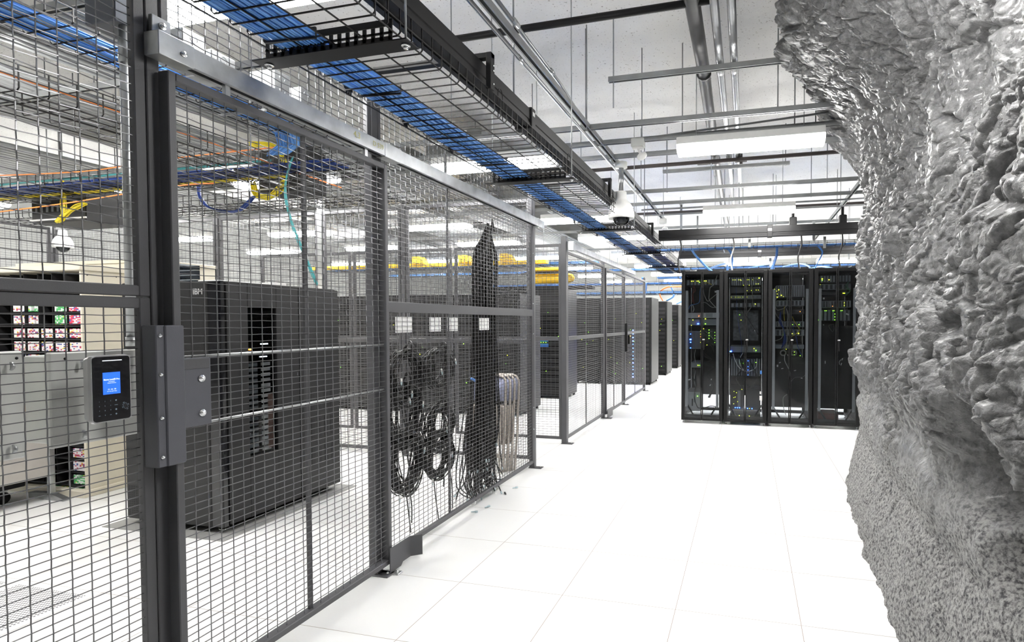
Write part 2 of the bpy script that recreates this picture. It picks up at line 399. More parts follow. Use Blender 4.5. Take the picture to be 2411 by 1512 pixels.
def rock():
    rs = np.random.RandomState(11)
    def hsh(ix, iy, iz, s):
        n = (ix*374761393+iy*668265263+iz*1274126177+s*974634777) & 0x7fffffff
        n = ((n ^ (n >> 13))*1274126177) & 0x7fffffff
        n = (n ^ (n >> 16)) & 0xffff
        return n/65535.0
    def vnoise(p, s):
        i = np.floor(p).astype(np.int64); f = p-i; f = f*f*(3-2*f); r = 0
        for a in (0, 1):
            for b in (0, 1):
                for c in (0, 1):
                    wgt = (f[:, 0] if a else 1-f[:, 0])*(f[:, 1] if b else 1-f[:, 1])*(f[:, 2] if c else 1-f[:, 2])
                    r = r+wgt*hsh(i[:, 0]+a, i[:, 1]+b, i[:, 2]+c, s)
        return r*2-1
    def fbm(p, o, s, g=.5, ridge=False):
        r = 0; a = 1; q = p.copy()
        for k in range(o):
            n = vnoise(q, s+k)
            if ridge: n = 1-2*np.abs(n)
            r = r+a*n; a *= g; q = q*2.03+11.3
        return r
    def blocks(p, s, tilt):
        # Voronoi blocks: every cell is a tilted facet with its own height
        i = np.floor(p).astype(np.int64); best = np.full(len(p), 9.); sec = np.full(len(p), 9.); val = np.zeros(len(p))
        for a in (-1, 0, 1):
            for b in (-1, 0, 1):
                for c in (-1, 0, 1):
                    ci = i+np.array([a, b, c])
                    o = np.stack([hsh(ci[:, 0], ci[:, 1], ci[:, 2], s+k) for k in range(3)], 1)
                    d = p-(ci+o); dd = np.sum(d*d, 1)
                    t = np.stack([hsh(ci[:, 0], ci[:, 1], ci[:, 2], s+5+k)-.5 for k in range(4)], 1)
                    v = t[:, 3]*2+tilt*(d[:, 0]*t[:, 0]+d[:, 1]*t[:, 1]+d[:, 2]*t[:, 2])*2
                    m = dd < best
                    sec = np.where(m, best, np.minimum(sec, dd)); val = np.where(m, v, val); best = np.where(m, dd, best)
        edge = np.sqrt(sec)-np.sqrt(best)
        t_ = np.clip(edge/.14, 0, 1); t_ = t_*(2-t_)
        return (val*.6+.75)*t_-.66, edge
    zk = [-.05, .0, .07, .25, .37, .54, .66, .8, .93, 1.05, 1.14, 1.23, 1.32, 1.6, 1.9, 2.07, 2.28, 2.42, 2.6, 2.79, 2.92, 3.02, 3.13, 3.25, 3.4, 3.52, 3.6, 3.75, 3.87, 4.1]
    xk = [.88, .89, .90, .925, .955, 1.0, .975, .97, 1.0, .97, .95, .955, .975, .996, 1.0, 1.015, 1.04, 1.045, 1.03, .975, .92, .87, .80, .70, .66, .60, .60, .68, .74, .9]
    pk_y = [-4, 0, 1.5, 2.8, 3.3, 4.4, 5.0, 5.6, 6.0, 6.4, 6.7, 6.85, 6.95, 7.0, 7.0]
    pk_c = [-.1, -.16, -.19, -.2, -.185, -.13, -.08, 0, .10, .28, .60, 1.0, 1.7, 3.0, 8.0]
    # arc length sampling, denser in the seen part
    seg = [(-4, 1.6, 70), (1.6, 6.2, 760)]
    ys = np.concatenate([np.linspace(a, b, n, endpoint=False) for a, b, n in seg]); cs = np.interp(ys, pk_y, pk_c)
    yt = []; ct = []
    for a, b in zip(range(8, 14), range(9, 15)):
        n = [30, 30, 24, 22, 20, 14][a-8] if a < 14 else 10
        for k in range(n):
            t = k/n; yt.append(pk_y[a]+(pk_y[b]-pk_y[a])*t); ct.append(pk_c[a]+(pk_c[b]-pk_c[a])*t)
    # join (6.2 onwards)
    sel = [i for i, y in enumerate(yt) if y > 6.2]
    ys = np.concatenate([ys, np.array([yt[i] for i in sel])]); cs = np.concatenate([cs, np.array([ct[i] for i in sel])])
    zs = np.linspace(-.06, 4.12, 640)
    Yg, Zg = np.meshgrid(ys, zs); Cg, _ = np.meshgrid(cs, zs)
    # light side smoothing of the overhang towards the camera
    P = np.interp(Zg, zk, xk)
    over = np.clip((Zg-2.85)/.7, 0, 1)
    P = P-over*(.30*np.exp(-((Yg-4.4)/.9)**2)-.02)
    X = P+Cg
    nx, ny = X.shape[1], X.shape[0]
    p = np.stack([X.ravel(), Yg.ravel(), Zg.ravel()], 1)
    wob = vnoise(p*np.array([1.6, 1.6, 1.6]), 91)*.35
    up = np.clip((p[:, 2]+wob-.62)/.55, 0, 1); up = up*up*(3-2*up)
    warp = np.stack([vnoise(p*2.3, 40), vnoise(p*2.3, 50), vnoise(p*2.3, 60)], 1)*.10
    q = p+warp
    b1, e1 = blocks(q*np.array([2.6, 2.2, 1.5]), 100, 1.6)
    b2, e2 = blocks(q*np.array([7.0, 6.6, 3.9]), 200, 2.0)
    b3, e3 = blocks((q+warp*.3)*np.array([17, 16, 10]), 300, 2.0)
    b4, e4 = blocks(q*np.array([38, 38, 26]), 500, 2.0)
    crack = -np.clip(.09-e2, 0, .09)*.38*np.clip(vnoise(p*3.1, 777)+.35, 0, 1)-np.clip(.12-e3, 0, .12)*.08
    big = fbm(p*np.array([1.1, 1.3, .9]), 3, 7)*.060
    med = fbm(p*np.array([4.5, 5.5, 3.2]), 4, 21, .55)*.018
    hi = b1*.040+b2*.034+b3*.017+b4*.008+crack*.5+fbm(p*16, 3, 31, .55)*.003
    lo = fbm(p*7, 3, 71)*.009+fbm(p*38, 3, 81, .65)*.0035+b1*.012
    edgefade = np.clip(1-np.abs(p[:, 1]-5.7)/.7, 0, 1)*.45      # keep the outline calmer
    d = big*(.35+.65*up)+med*(.4+.6*up)+hi*up*(1-edgefade*.6)+lo*(1-up*.7)
    # deep dark pocket near the camera and a shadowed gap above it
    for (cy_, cz_, ry, rz, dep) in ((2.22, .98, .20, .17, .42), (2.05, .70, .14, .10, .22), (2.35, 1.46, .10, .05, .08), (3.1, 1.18, .09, .06, .07), (4.0, 2.2, .07, .16, .05), (3.3, 2.9, .12, .2, .07)):
        g = np.exp(-(((p[:, 1]-cy_)/ry)**2+((p[:, 2]-cz_)/rz)**2)**1.5); d = d-dep*g
    # groove under the rock layer at about waist height
    gz = .86+.10*vnoise(p*np.array([0, 2.1, 0])+3.3, 400)
    g = np.exp(-((p[:, 2]-gz)/.035)**2)*np.clip(vnoise(p*np.array([1, 3., 1]), 410)+.3, 0, 1); d = d-.05*g
    # displace along -X mostly, along +Y at the far end
    t = np.clip((p[:, 1]-6.0)/.9, 0, 1)
    nX = -np.cos(t*pi/2); nY = np.sin(t*pi/2)
    p[:, 0] += nX*d; p[:, 1] += nY*d
    side = fbm(p*np.array([6, 7, 5]), 3, 600)*.008*up
    p[:, 1] += side; p[:, 2] += fbm(p*np.array([6, 7, 5]), 3, 640)*.012*up*np.clip((p[:, 2]-.1)*5, 0, 1)
    fs = np.arange(nx*ny).reshape(ny, nx)
    quads = np.stack([fs[:-1, :-1].ravel(), fs[:-1, 1:].ravel(), fs[1:, 1:].ravel(), fs[1:, :-1].ravel()], 1)[:, ::-1]
    me = bpy.data.meshes.new('wall_rock'); me.vertices.add(len(p)); me.vertices.foreach_set('co', p.astype(np.float32).ravel())
    me.loops.add(quads.size); me.loops.foreach_set('vertex_index', quads.astype(np.int32).ravel())
    me.polygons.add(len(quads)); me.polygons.foreach_set('loop_start', np.arange(0, quads.size, 4, dtype=np.int32))
    me.polygons.foreach_set('loop_total', np.full(len(quads), 4, dtype=np.int32))
    me.update(calc_edges=True); me.validate()
    zc = p[quads[:, 0], 2]+vnoise(p[quads[:, 0]]*4, 55)*.2
    me.polygons.foreach_set('use_smooth', (zc < 99).tolist())
    me.materials.append(rock_m)
    o = bpy.data.objects.new('wall_rock', me); COL.objects.link(o); o['kind'] = 'structure'
    o['label'] = 'rough grey natural rock wall bulging from floor to ceiling on the right'
rock()

# ------------------------------------------------------------------ ceiling lamps
def lamp_at(x, y, first=[None]):
    col = {0: 'over the aisle', -2.4: 'over the front fence line', -4.85: 'over the caged area', -7.4: 'deep inside the cage', -9.9: 'by the left wall', 2.3: 'behind the rock'}[x]
    row = {2.2: 'first row', 5.15: 'second row', 8.2: 'third row', 10.15: 'fourth row', 12.75: 'fifth row', 15.5: 'sixth row', 18.3: 'seventh row', 21.2: 'farthest row'}[y]
    lb = 'long white ceiling lamp %s, %s from the camera' % (col, row)
    if first[0]:
        return copy_tree(first[0], (x, y, 2.96), lb)
    t = thing('ceiling_lamp', lb, 'lamp', (x, y, 2.96), 'long white ceiling lamps in rows')
    L_ = .61
    t_ = MB().bbox(x-L_, x+L_, y-.125, y+.125, 3.022, 3.085, .004).build('lamp_housing', whitep, t)
    sec = [(y-.12, 3.021), (y-.118, 3.005), (y-.095, 2.975), (y-.06, 2.96), (y+.06, 2.96), (y+.095, 2.975), (y+.118, 3.005), (y+.12, 3.021)]
    MB().prism(sec, 0, x-L_+.022, x+L_-.022).build('diffuser', lensm, t)
    for a in (x-L_, x+L_-.02): MB().prism([(p[0]*1.0+(-.004 if p[0] < y else .004), p[1]) for p in sec], 0, a, a+.02).build('end_cap', lensend, t)
    for a in (x-.45, x+.45):
        MB().cyl((a, y, 3.085), (a, y, ZC+.03), .0045, 6).build('hanger_rod', galv, t)
    first[0] = t; return t
for y in (2.2, 5.15, 8.2, 10.15, 12.75, 15.5, 18.3, 21.2):
    for x in (0, -2.4, -4.85, -7.4, -9.9, 2.3):
        if x == 2.3 and y < 8: continue
        if y in (15.5, 18.3, 21.2) and x < -5: continue
        lamp_at(x, y)
# ------------------------------------------------------------------ the main mesh fence along X = -2.08
FX = -2.10           # fence plane; the sliding gate hangs in front of it
def bolt(mb, p, r=.009, h=.006, ax=0):
    q = list(p); q[ax] += h; mb.cyl(p, q, r, 8); q2 = list(q); q2[ax] += h*.5; mb.cyl(q, q2, r*.6, 8)
def post(x, y, h, label, w=.056, foot=True, name='fence_post', m=None):
    t = thing(name, label, 'post', (x, y, 0), 'steel posts of the mesh cage')
    MB().bbox(x-w/2, x+w/2, y-w/2, y+w/2, .006, h, .003).build('post_tube', m or fence_m, t)
    if foot:
        MB().bbox(x-w/2-.005, x+w/2+.075, y-w/2-.012, y+w/2+.012, 0, .007, .002).build('base_plate', fence_m, t)
        b = MB(); bolt(b, (x+w/2+.05, y, .007), .009, .008, 2); b.build('anchor_bolt', chrome, t)
    MB().box(x-w/2-.001, x+w/2+.001, y-w/2-.001, y+w/2+.001, h, h+.004).build('post_cap', fence_m, t)
    return t
post(FX, 1.6015, 2.90, 'tall dark grey steel post carrying the lock box beside the sliding gate', w=.047)
post(FX, 2.862, 2.90, 'dark grey post between the closed sliding gate and the panel with cable coils')
post(FX, 5.385, 2.90, 'dark grey post at the far end of the panel with the black cord bundle')
post(FX, .30, 2.90, 'dark grey post at the near left end of the card reader panel')
def panel(axis, c, a0, a1, z0, z1, label, stiff=(), name='mesh_panel', crimp=.0022, mid=None, fw=.036, r=.0019, n=4, group=None, pa=.055, pz=.0292):
    loc = (c, (a0+a1)/2, z0) if axis == 'y' else ((a0+a1)/2, c, z0)
    t = thing(name, label, 'mesh panel', loc, group)
    frame_rect(axis, c, a0, a1, z0, z1, fw).build('frame', fence_m, t)
    zz = [(z0+fw, z1-fw)]
    if mid:
        mb = MB()
        if axis == 'y': mb.bbox(c-.016, c+.017, a0+fw, a1-fw, mid[0], mid[1])
        else: mb.bbox(a0+fw, a1-fw, c-.016, c+.017, mid[0], mid[1])
        mb.build('mid_rail', fence_m, t); zz = [(z0+fw, mid[0]), (mid[1], z1-fw)]
    for za, zb in zz: wire_panel(axis, c, a0+fw-.004, a1-fw+.004, za-.004, zb+.004, r=r, crimp=crimp, n=n, parent=t, pa=pa, pz=pz)
    for s_ in stiff:
        mb = MB()
        if axis == 'y': mb.box(c-.016, c-.004, s_-.009, s_+.009, z0+fw, z1-fw)
        else: mb.box(s_-.009, s_+.009, c+.004, c+.016, z0+fw, z1-fw)
        mb.build('stiffener_bar', fence_m, t)
    return t
panel('y', FX+.01, .33, 1.572, 1.568, 2.90, 'upper woven wire panel left of the gate post, blue cables seen through it', fw=.038)
panel('y', FX+.01, .33, 1.572, .03, 1.563, 'lower woven wire panel left of the gate post, holding the card reader', fw=.038)
panel('y', FX+.01, 1.632, 2.832, 2.50, 2.90, 'low wide wire panel above the near half of the galvanised gate track', fw=.03)
panel('y', FX+.01, 2.892, 5.356, 2.50, 2.90, 'low wide wire panel above the far half of the galvanised gate track', stiff=(3.70, 4.60), fw=.03)
tB = panel('y', FX+.01, 2.892, 5.356, .055, 2.50, 'large wire panel with paper signs, cable coils hung on its inside', stiff=(3.72,), mid=(1.535, 1.60), fw=.03)
b = MB()
for z in (2.16, 1.36, .40, 1.66, .62): bolt(b, (FX+.026, 5.34, z), .006, .006)
b.build('panel_bolt', chrome, tB)
# sliding gate
lock_m = mat('lock_grey_paint', (.088, .09, .105), .45, bump=.1, bscale=350)
GX = -2.035
g = thing('sliding_gate', 'closed sliding mesh gate with dark frame, lock plate and two long thin bars', 'gate', (GX, 2.29, .05))
frame_rect('y', GX-.009, 1.611, 2.905, .055, 2.385, .030, .048, .030, .030).build('frame', fence_m, g)
wire_panel('y', GX, 1.640, 2.878, .085, 2.355, parent=g)
MB().box(GX-.018, GX-.006, 2.272, 2.292, .08, 2.36).build('stiffener_bar', fence_m, g)
for z in (1.345, 1.085): MB().cyl((GX-.008, 1.65, z), (GX-.008, 2.88, z), .0055, 8).build('cross_bar', galv, g, label='thin bright cross bar')
lp = MB().bbox(GX+.018, GX+.024, 1.63, 1.749, 1.082, 1.342, .003).build('lock_plate', lock_m, g)
MB().bbox(GX+.0235, GX+.027, 1.638, 1.74, 1.300, 1.338, .001).build('plate_rib', fence_m, lp)
for z in (1.262, 1.130):
    b2 = MB()
    for k in range(3): b2.cyl((GX+.024, 1.708, z), (GX+.028+.002*k, 1.708, z), .0135-.003*k, 16)
    b2.build('lock_bolt', chrome, lp)
b = MB()
for z in (2.35, 2.29, 2.20, 2.13, 2.07): b.cyl((GX-.01, 1.622, z), (GX-.01, 1.617, z), .004, 6)
b.build('edge_screw', chrome, g)
for y in (1.86, 2.72):
    MB().bbox(GX-.005, GX+.012, y-.012, y+.012, 2.37, 2.46, .001).cyl((GX+.003, y, 2.38), (GX+.003, y, 2.44), .006, 8).build('roller_hanger', galv, g)
# gate track: C-shaped galvanised rail
t = thing('gate_track', 'long galvanised steel overhead track that the mesh gate slides along', 'track', (GX, 3.5, 2.42))
c = [(GX-.03, 2.425), (GX-.012, 2.425), (GX-.012, 2.431), (GX-.024, 2.431), (GX-.024, 2.492), (GX+.024, 2.492), (GX+.024, 2.431), (GX+.012, 2.431), (GX+.012, 2.425), (GX+.030, 2.425), (GX+.030, 2.498), (GX-.030, 2.498)]
MB().prism(c, 1, 1.57, 5.50).build('rail', galv, t)
MB().bbox(GX-.034, GX+.034, 1.565, 1.70, 2.42, 2.503, .002).build('end_sleeve', galv, t)
s = MB().bbox(GX-.038, GX-.02, 1.585, 1.655, 2.49, 2.575, .002); s.build('mounting_bracket', galv, t)
s = MB(); bolt(s, (GX-.02, 1.62, 2.545), .013, .008); s.build('bracket_bolt', chrome, t)
s = MB(); bolt(s, (GX+.034, 1.655, 2.455), .011, .007); s.build('sleeve_bolt', chrome, t)
MB().bbox(GX-.033, GX+.033, 2.86, 3.02, 2.421, 2.502, .002).build('joint_sleeve', galv, t)
MB().bbox(GX-.03, GX+.032, 5.33, 5.37, 2.42, 2.505, .002).build('end_bracket', galv, t)
text_mesh('4.3', .045, chalk, t, (GX+.0315, 2.62, 2.452), (0, 1, 0), (0, 0, 1), 'chalk_marking', .0003)
text_mesh('D 539', .038, chalk, t, (GX+.0315, 2.80, 2.452), (0, 1, 0), (0, 0, 1), 'chalk_marking', .0003)
# strike / lock cover on the post
t = thing('lock_cover', 'tall dark grey folded steel lock cover screwed to the gate post', 'cover', (GX, 1.61, .955))
MB().bbox(GX-.04, GX+.026, 1.537, 1.572, .958, 1.465, .003).build('folded_edge', lock_m, t)
MB().bbox(GX+.020, GX+.032, 1.566, 1.638, .958, 1.465, .004).build('cover_plate', lock_m, t)
b = MB()
for z in (1.428, 1.290, 1.135, .995): b.cyl((GX+.026, 1.551, z), (GX+.030, 1.551, z), .0065, 10).cyl((GX+.03, 1.551, z), (GX+.0325, 1.551, z), .0045, 10)
b.build('cover_screw', chrome, t)
# floor guide at the gate's far end
t = thing('gate_floor_guide', 'bent grey steel guide plate on the floor at the foot of the gate', 'guide plate', (GX, 3.03, 0))
poly = [(2.865, .012), (2.97, .012), (2.99, .03), (3.07, .03), (3.07, .155), (2.865, .155)]
MB().prism(poly, 0, GX+.024, GX+.030).build('guide_plate', fence_m, t)
MB().prism([(GX+.024, 3.07), (GX+.030, 3.07), (GX+.085, 3.115), (GX+.080, 3.12)], 2, .03, .155).build('flared_lip', fence_m, t)
MB().bbox(GX-.05, GX+.075, 2.87, 2.92, 0, .007, .002).build('foot', galv, t)
b = MB(); bolt(b, (GX+.055, 2.895, .007), .009, .008, 2); b.build('anchor_bolt', chrome, t)

# card reader
def reader():
    t = thing('card_reader', 'black and silver wall card reader with lit blue screen on the mesh', 'card reader', (-2.03, 1.375, 1.155))
    x0, x1 = -2.031, -1.990
    def rr(y0, y1, z0, z1, r, n=5):
        out = []
        for (cy, cz, a) in ((y1-r, z0+r, -pi/2), (y1-r, z1-r, 0), (y0+r, z1-r, pi/2), (y0+r, z0+r, pi)):
            for k in range(n+1): out.append((cy+r*math.cos(a+k*pi/2/n), cz+r*math.sin(a+k*pi/2/n)))
        return out
    y0, y1, z0, z1 = 1.316, 1.437, 1.153, 1.370
    a = rr(y0+.006, y1-.006, z0+.006, z1-.006, .014); b_ = rr(y0, y1, z0, z1, .012)
    mb = MB(); n = len(a); vs = [(x0, p[0], p[1]) for p in a]+[(x1-.012, p[0], p[1]) for p in b_]+[(x1, p[0], p[1]) for p in rr(y0+.0015, y1-.0015, z0+.0015, z1-.0015, .011)]
    fs = [(k*n+i, k*n+(i+1) % n, (k+1)*n+(i+1) % n, (k+1)*n+i) for k in range(2) for i in range(n)]+[tuple(range(n)), tuple(range(3*n-1, 2*n-1, -1))]
    mb.add(vs, fs); mb.build('housing', silver, t)
    MB().prism(rr(y0+.005, y1-.005, z0+.005, z1-.005, .009), 0, x1, x1+.0022).build('front_panel', gloss_b, t)
    xs = x1+.0024
    MB().box(xs, xs+.0006, 1.349, 1.401, 1.2435, 1.314).build('screen', screen_m, t)
    MB().box(xs, xs+.0008, 1.349, 1.407, 1.351, 1.3535).build('status_bar', txt_w, t)
    Yd, Zd = (0, 1, 0), (0, 0, 1); xx = xs+.0009
    text_mesh('Stone Lock\u00ae Pro', .0068, txt_w, t, (xx, 1.375, 1.289), Yd, Zd, 'screen_lettering', .0001, .0001)
    text_mesh('Frictionless', .0040, txt_w, t, (xx, 1.375, 1.2835), Yd, Zd, 'screen_lettering', .0001)
    text_mesh('Access Control', .0040, txt_w, t, (xx, 1.375, 1.2785), Yd, Zd, 'screen_lettering', .0001)
    text_mesh('12 : 26 : 20', .0055, txt_w, t, (xx, 1.375, 1.2575), Yd, Zd, 'screen_lettering', .0001)
    text_mesh('12 / 14 / 2017 Mon', .0038, txt_w, t, (xx, 1.375, 1.2515), Yd, Zd, 'screen_lettering', .0001)
    rows = [['1', '2', '3', '\u25c6'], ['4', '5', '6', 'MENU'], ['7', '8', '9', '\u25c6'], ['ESC', '0', 'OK', '\u25c6']]
    for r_, row in enumerate(rows):
        for c_, ch in enumerate(row):
            y = 1.337+c_*.0165; z = 1.2205-r_*.0148
            if ch == '\u25c6':
                MB().prism([(y-.0032, z+.0018), (y, z-.0014), (y+.0032, z+.0018), (y, z+.005)], 0, xx-.0003, xx).build('arrow_key', txt_g, t)
            else: text_mesh(ch, .0052 if len(ch) == 1 else .0036, txt_g, t, (xx-.0002, y, z), Yd, Zd, 'key_legend', .0001)
    cy, cz = 1.4155, 1.200
    mb = MB()
    for a in (0, 1, 2, 3):
        A = .45+a*pi/2; p = lambda r, s: (xx-.0002, cy+r*math.cos(A)-s*math.sin(A), cz+r*math.sin(A)+s*math.cos(A))
        rr_ = .006 if a % 2 == 0 else .0085; ss = .0085 if a % 2 == 0 else .006
        mb.tube([p(rr_, -ss), p(rr_, ss)], .00035, 4)
        mb.tube([p(rr_+.004, -.003), p(rr_+.0052, 0), p(rr_+.004, .003)], .0004, 4)
        mb.tube([p(rr_+.0022, -.0022), p(rr_+.0032, 0), p(rr_+.0022, .0022)], .0004, 4)
    mb.build('card_symbol', txt_g, t)
    t.scale = (1, 1.025, 1.025); t.location = (-2.03-.05, 1.375*1.025, 1.473+(1.155-1.473)*1.025)
reader()
# paper signs clipped to the panel
for i, (ya, yb, where) in enumerate([(3.082, 3.258, 'widest, nearest the gate'), (3.472, 3.618, 'second from the gate, left of the stiffener'), (3.704, 3.861, 'just right of the slim stiffener'), (4.219, 4.393, 'in front of the tall cord bundle')]):
    s = MB(); za, zb = 1.410, 1.511
    s.box(FX-.002, FX+.001, ya, yb, za, zb); o = s.build('paper_sign', paper); tag(o, 'square white paper sign on the mesh, '+where, 'sign', 'white paper signs under the mid rail')
# hung cable coils behind the panel
def coil(name, yc, zc, ry, rz, n, label, seed, thick=.05, strap=True):
    rs = random.Random(seed); t = thing('cable_coil', label, 'cable coil', (-2.2, yc, zc-rz), 'black cable coils hung on the mesh')
    mb = MB()
    for k in range(int(n*1.35)):
        ph = rs.random()*6.28; a = ry*(1-rs.random()*.30); b = rz*(1-rs.random()*.26); ox = -2.185+rs.uniform(-thick, thick*.6); dy = rs.uniform(-.012, .012); dz = (rz-b)*rs.uniform(.3, 1)
        e = rs.uniform(-.06, .06)
        pts = [(ox+.014*math.sin(2*q+ph), yc+dy+a*math.cos(q)*(1+.06*math.sin(3*q+ph))+e*.2*math.sin(q), zc+dz*.8+b*math.sin(q)*(1+.04*math.cos(2*q+ph))) for q in [2*pi*i/26 for i in range(26)]]
        mb.tube(pts, .0042, 5, closed=True)
    mb.build('cable_loops', black_c, t)
    if strap:
        MB().tube([(-2.16, yc+.01, zc+rz*1.28), (-2.135, yc+.01, zc+rz*1.1), (-2.14, yc, zc+rz*.7), (-2.20, yc, zc+rz*.66), (-2.20, yc, zc+rz*1.0), (-2.16, yc+.01, zc+rz*1.28)], .011, 5).build('hook_strap', black_c, t)
    for k in range(2):
        p = MB(); q = MB()
        y = yc+rs.uniform(-1, 1)*ry*.95; z = zc+rs.uniform(-1.0, .6)*rz; dy = rs.uniform(-.015, .02)
        p.tube([(-2.14, y, z), (-2.14, y+dy*.5, z-.02)], .007, 6); q.tube([(-2.14, y+dy*.5, z-.02), (-2.14, y+dy, z-.045)], [.007, .004], 6)
        p.build('plug', white_c, t); q.build('clear_connector', clearp, t)
    mb = MB()
    for k in range(2):
        y = yc+rs.uniform(-.7, .7)*ry; l = rs.uniform(.12, .30)
        mb.tube(smooth([(-2.16, y, zc-rz*.8), (-2.15, y+.01, zc-rz-l*.4), (-2.14, y+rs.uniform(-.04, .06), zc-rz-l)], 4), .0042, 5)
    if zc-rz > .25: mb.build('cable_tail', black_c, t)
coil('a', 3.31, 1.10, .205, .195, 20, 'uppermost black cable coil nearest the gate post, under the first paper sign', 1)
coil('b', 3.29, .86, .190, .225, 26, 'middle black cable coil nearest the gate post', 2)
coil('c', 3.30, .54, .180, .215, 26, 'lowest and roundest black cable coil nearest the gate post', 3, strap=False)
coil('d', 3.75, 1.13, .195, .155, 16, 'upper loose black cable coil beside the panel stiffener', 4)
coil('e', 3.735, .69, .175, .18, 20, 'middle black cable coil beside the panel stiffener', 5)
coil('f', 3.72, .50, .185, .18, 20, 'lowest black cable ring beside the panel stiffener', 6, strap=False)
# tall hank of power cords
def hank():
    rs = random.Random(20); t = thing('cord_bundle', 'tall hanging bundle of many black power cords fraying onto the floor', 'cord bundle', (-2.2, 4.53, 0))
    mb = MB()
    for k in range(88):
        u = rs.uniform(-1, 1); v = rs.uniform(-1, 1)
        y1 = 4.54+u*.135; x1 = -2.20+v*.055; yb = 4.50+u*.19+rs.uniform(-.03, .03); xb = -2.20+v*.06
        zb = rs.uniform(.10, .42)
        pts = [(-2.17, 4.535+u*.008, 2.33), (-2.18+v*.03, 4.535+u*.055, 2.22-abs(u)*.03), (x1, y1, 2.02), (x1+rs.uniform(-.01, .01), y1-.01, 1.5), (xb, (y1+yb)/2, .95), (xb+v*.01, yb, zb+.25), (xb+rs.uniform(-.03, .03), yb+rs.uniform(-.05, .05)-.03, zb)]
        ex = rs.random()
        if ex < .6: pts.append((xb+rs.uniform(-.06, .12), yb+rs.uniform(-.22, .16)-.05, rs.uniform(.012, .08)))
        s = smooth(pts, 4); mb.tube(s, .0055, 5)
        e = s[-1]; d = (s[-1]-s[-3]).normalized()
        c1 = rs.random() < .5; MB().tube([e, e+d*.028], .007, 6).build('white_plug' if c1 else 'clear_connector', white_c if c1 else clearp, t)
    mb.build('cords', black_c, t)
    l = MB()
    for k in range(7):
        y0 = 4.35-rs.random()*.1; s = smooth([(-2.2, y0, 1.0+rs.random()*.1), (-2.19, y0-.10-rs.random()*.14, .55), (-2.17, y0-.16-rs.random()*.16, .2), (-2.15, y0-.04-rs.random()*.1, .03)], 5); l.tube(s, .005, 5)
    l.build('loose_cord', black_c, t)
    h = MB(); h.tube([(-2.125, 4.50, 2.24), (-2.13, 4.535, 2.36), (-2.125, 4.57, 2.26)], .007, 5); h.build('hanging_strap', black_c, t)
    MB().tube([(-2.15, 4.17, 1.02), (-2.145, 4.22, 1.0)], .010, 8).build('blue_plug', blue_c, t, label='small blue plug')
hank()
# small plugs lying on the floor outside the panel
for k, (x, y, a) in enumerate([(-2.03, 3.98, .4), (-1.99, 4.12, 1.2), (-2.0, 4.48, 2.2), (-1.98, 4.66, .9)]):
    d = Vector((math.cos(a), math.sin(a), 0)); p = Vector((x, y, .009)); mb = MB(); mb.tube([p, p+d*.02], .008, 8); mb.tube([p-d*.03, p], [.004, .006], 6)
    o = mb.build('cord_plug', clearp if k != 2 else black_c)
    tag(o, ['clear cord plug on the floor nearest the gate', 'clear cord plug on the floor below the loose cords', 'black cord plug on the floor in front of the bundle', 'clear cord plug on the floor nearest the folding chairs'][k], 'plug', 'plugs spilled onto the floor')
# folding chairs leaning behind the panel
def chair(x, y, label, lean=.09):
    t = thing('folding_chair', label, 'folding chair', (x, y, 0), 'folded chairs leaning together')
    def P(dx, z): return (x+dx, y+lean*z, z)
    f = MB(); w_ = .185
    pts = [P(-w_+.02, .01)]+[P(-w_, .4)]+[P(-w_, .86)]+[Vector(P(-w_+.07*(1-math.cos(a)), .86+.09*math.sin(a))) for a in (.5, 1.0, 1.57)]
    pts2 = [(2*x-p[0], p[1], p[2]) for p in [tuple(q) for q in pts]][::-1]
    f.tube([tuple(p) for p in pts]+pts2, .0115, 8); f.build('back_frame', chairf, t)
    s = MB(); s.tube([(x-w_+.03, y-.03, .012), (x-w_+.035, y+.01, .55), (x-w_+.05, y+.04, .66)], .010, 8); s.build('rear_leg', chairf, t)
    s = MB(); s.tube([(x+w_-.03, y-.03, .012), (x+w_-.035, y+.01, .55), (x+w_-.05, y+.04, .66)], .010, 8); s.build('rear_leg', chairf, t)
    mb = MB(); mb.tube([(x-w_+.03, y-.02, .16), (x+w_-.03, y-.02, .16)], .007, 6); mb.build('stretcher', chairf, t)
    b_ = MB(); nn = 10; vs = []
    for i in range(nn+1):
        a = -1+2*i/nn; yy = .012*(1-a*a)
        for z in (.70, .93): vs.append((x+a*(w_-.012), y+lean*z-.012+yy, z-.02*abs(a)**3*(1 if z > .8 else 0)))
        for z in (.93, .70): vs.append((x+a*(w_-.012), y+lean*z+.004+yy, z-.02*abs(a)**3*(1 if z > .8 else 0)))
    fs = [(4*i+k, 4*i+(k+1) % 4, 4*i+4+(k+1) % 4, 4*i+4+k) for i in range(nn) for k in range(4)]+[(0, 1, 2, 3), (4*nn+3, 4*nn+2, 4*nn+1, 4*nn)]
    b_.add(vs, fs, True); b_.build('back_panel', chairb, t)
    se = MB(); se.bbox(x-w_+.035, x+w_-.035, y-.005, y+.022, .27, .655, .008); se.build('seat_panel', chairf, t)
for k, (x, y, l) in enumerate([(-2.475, 5.09, 'front folded beige chair with grey-blue back, nearest the cord bundle'), (-2.447, 5.13, 'second folded beige chair from the cord bundle'), (-2.419, 5.17, 'third folded beige chair from the cord bundle'), (-2.391, 5.21, 'rearmost folded beige chair against the back fence')]): chair(x, y, l)
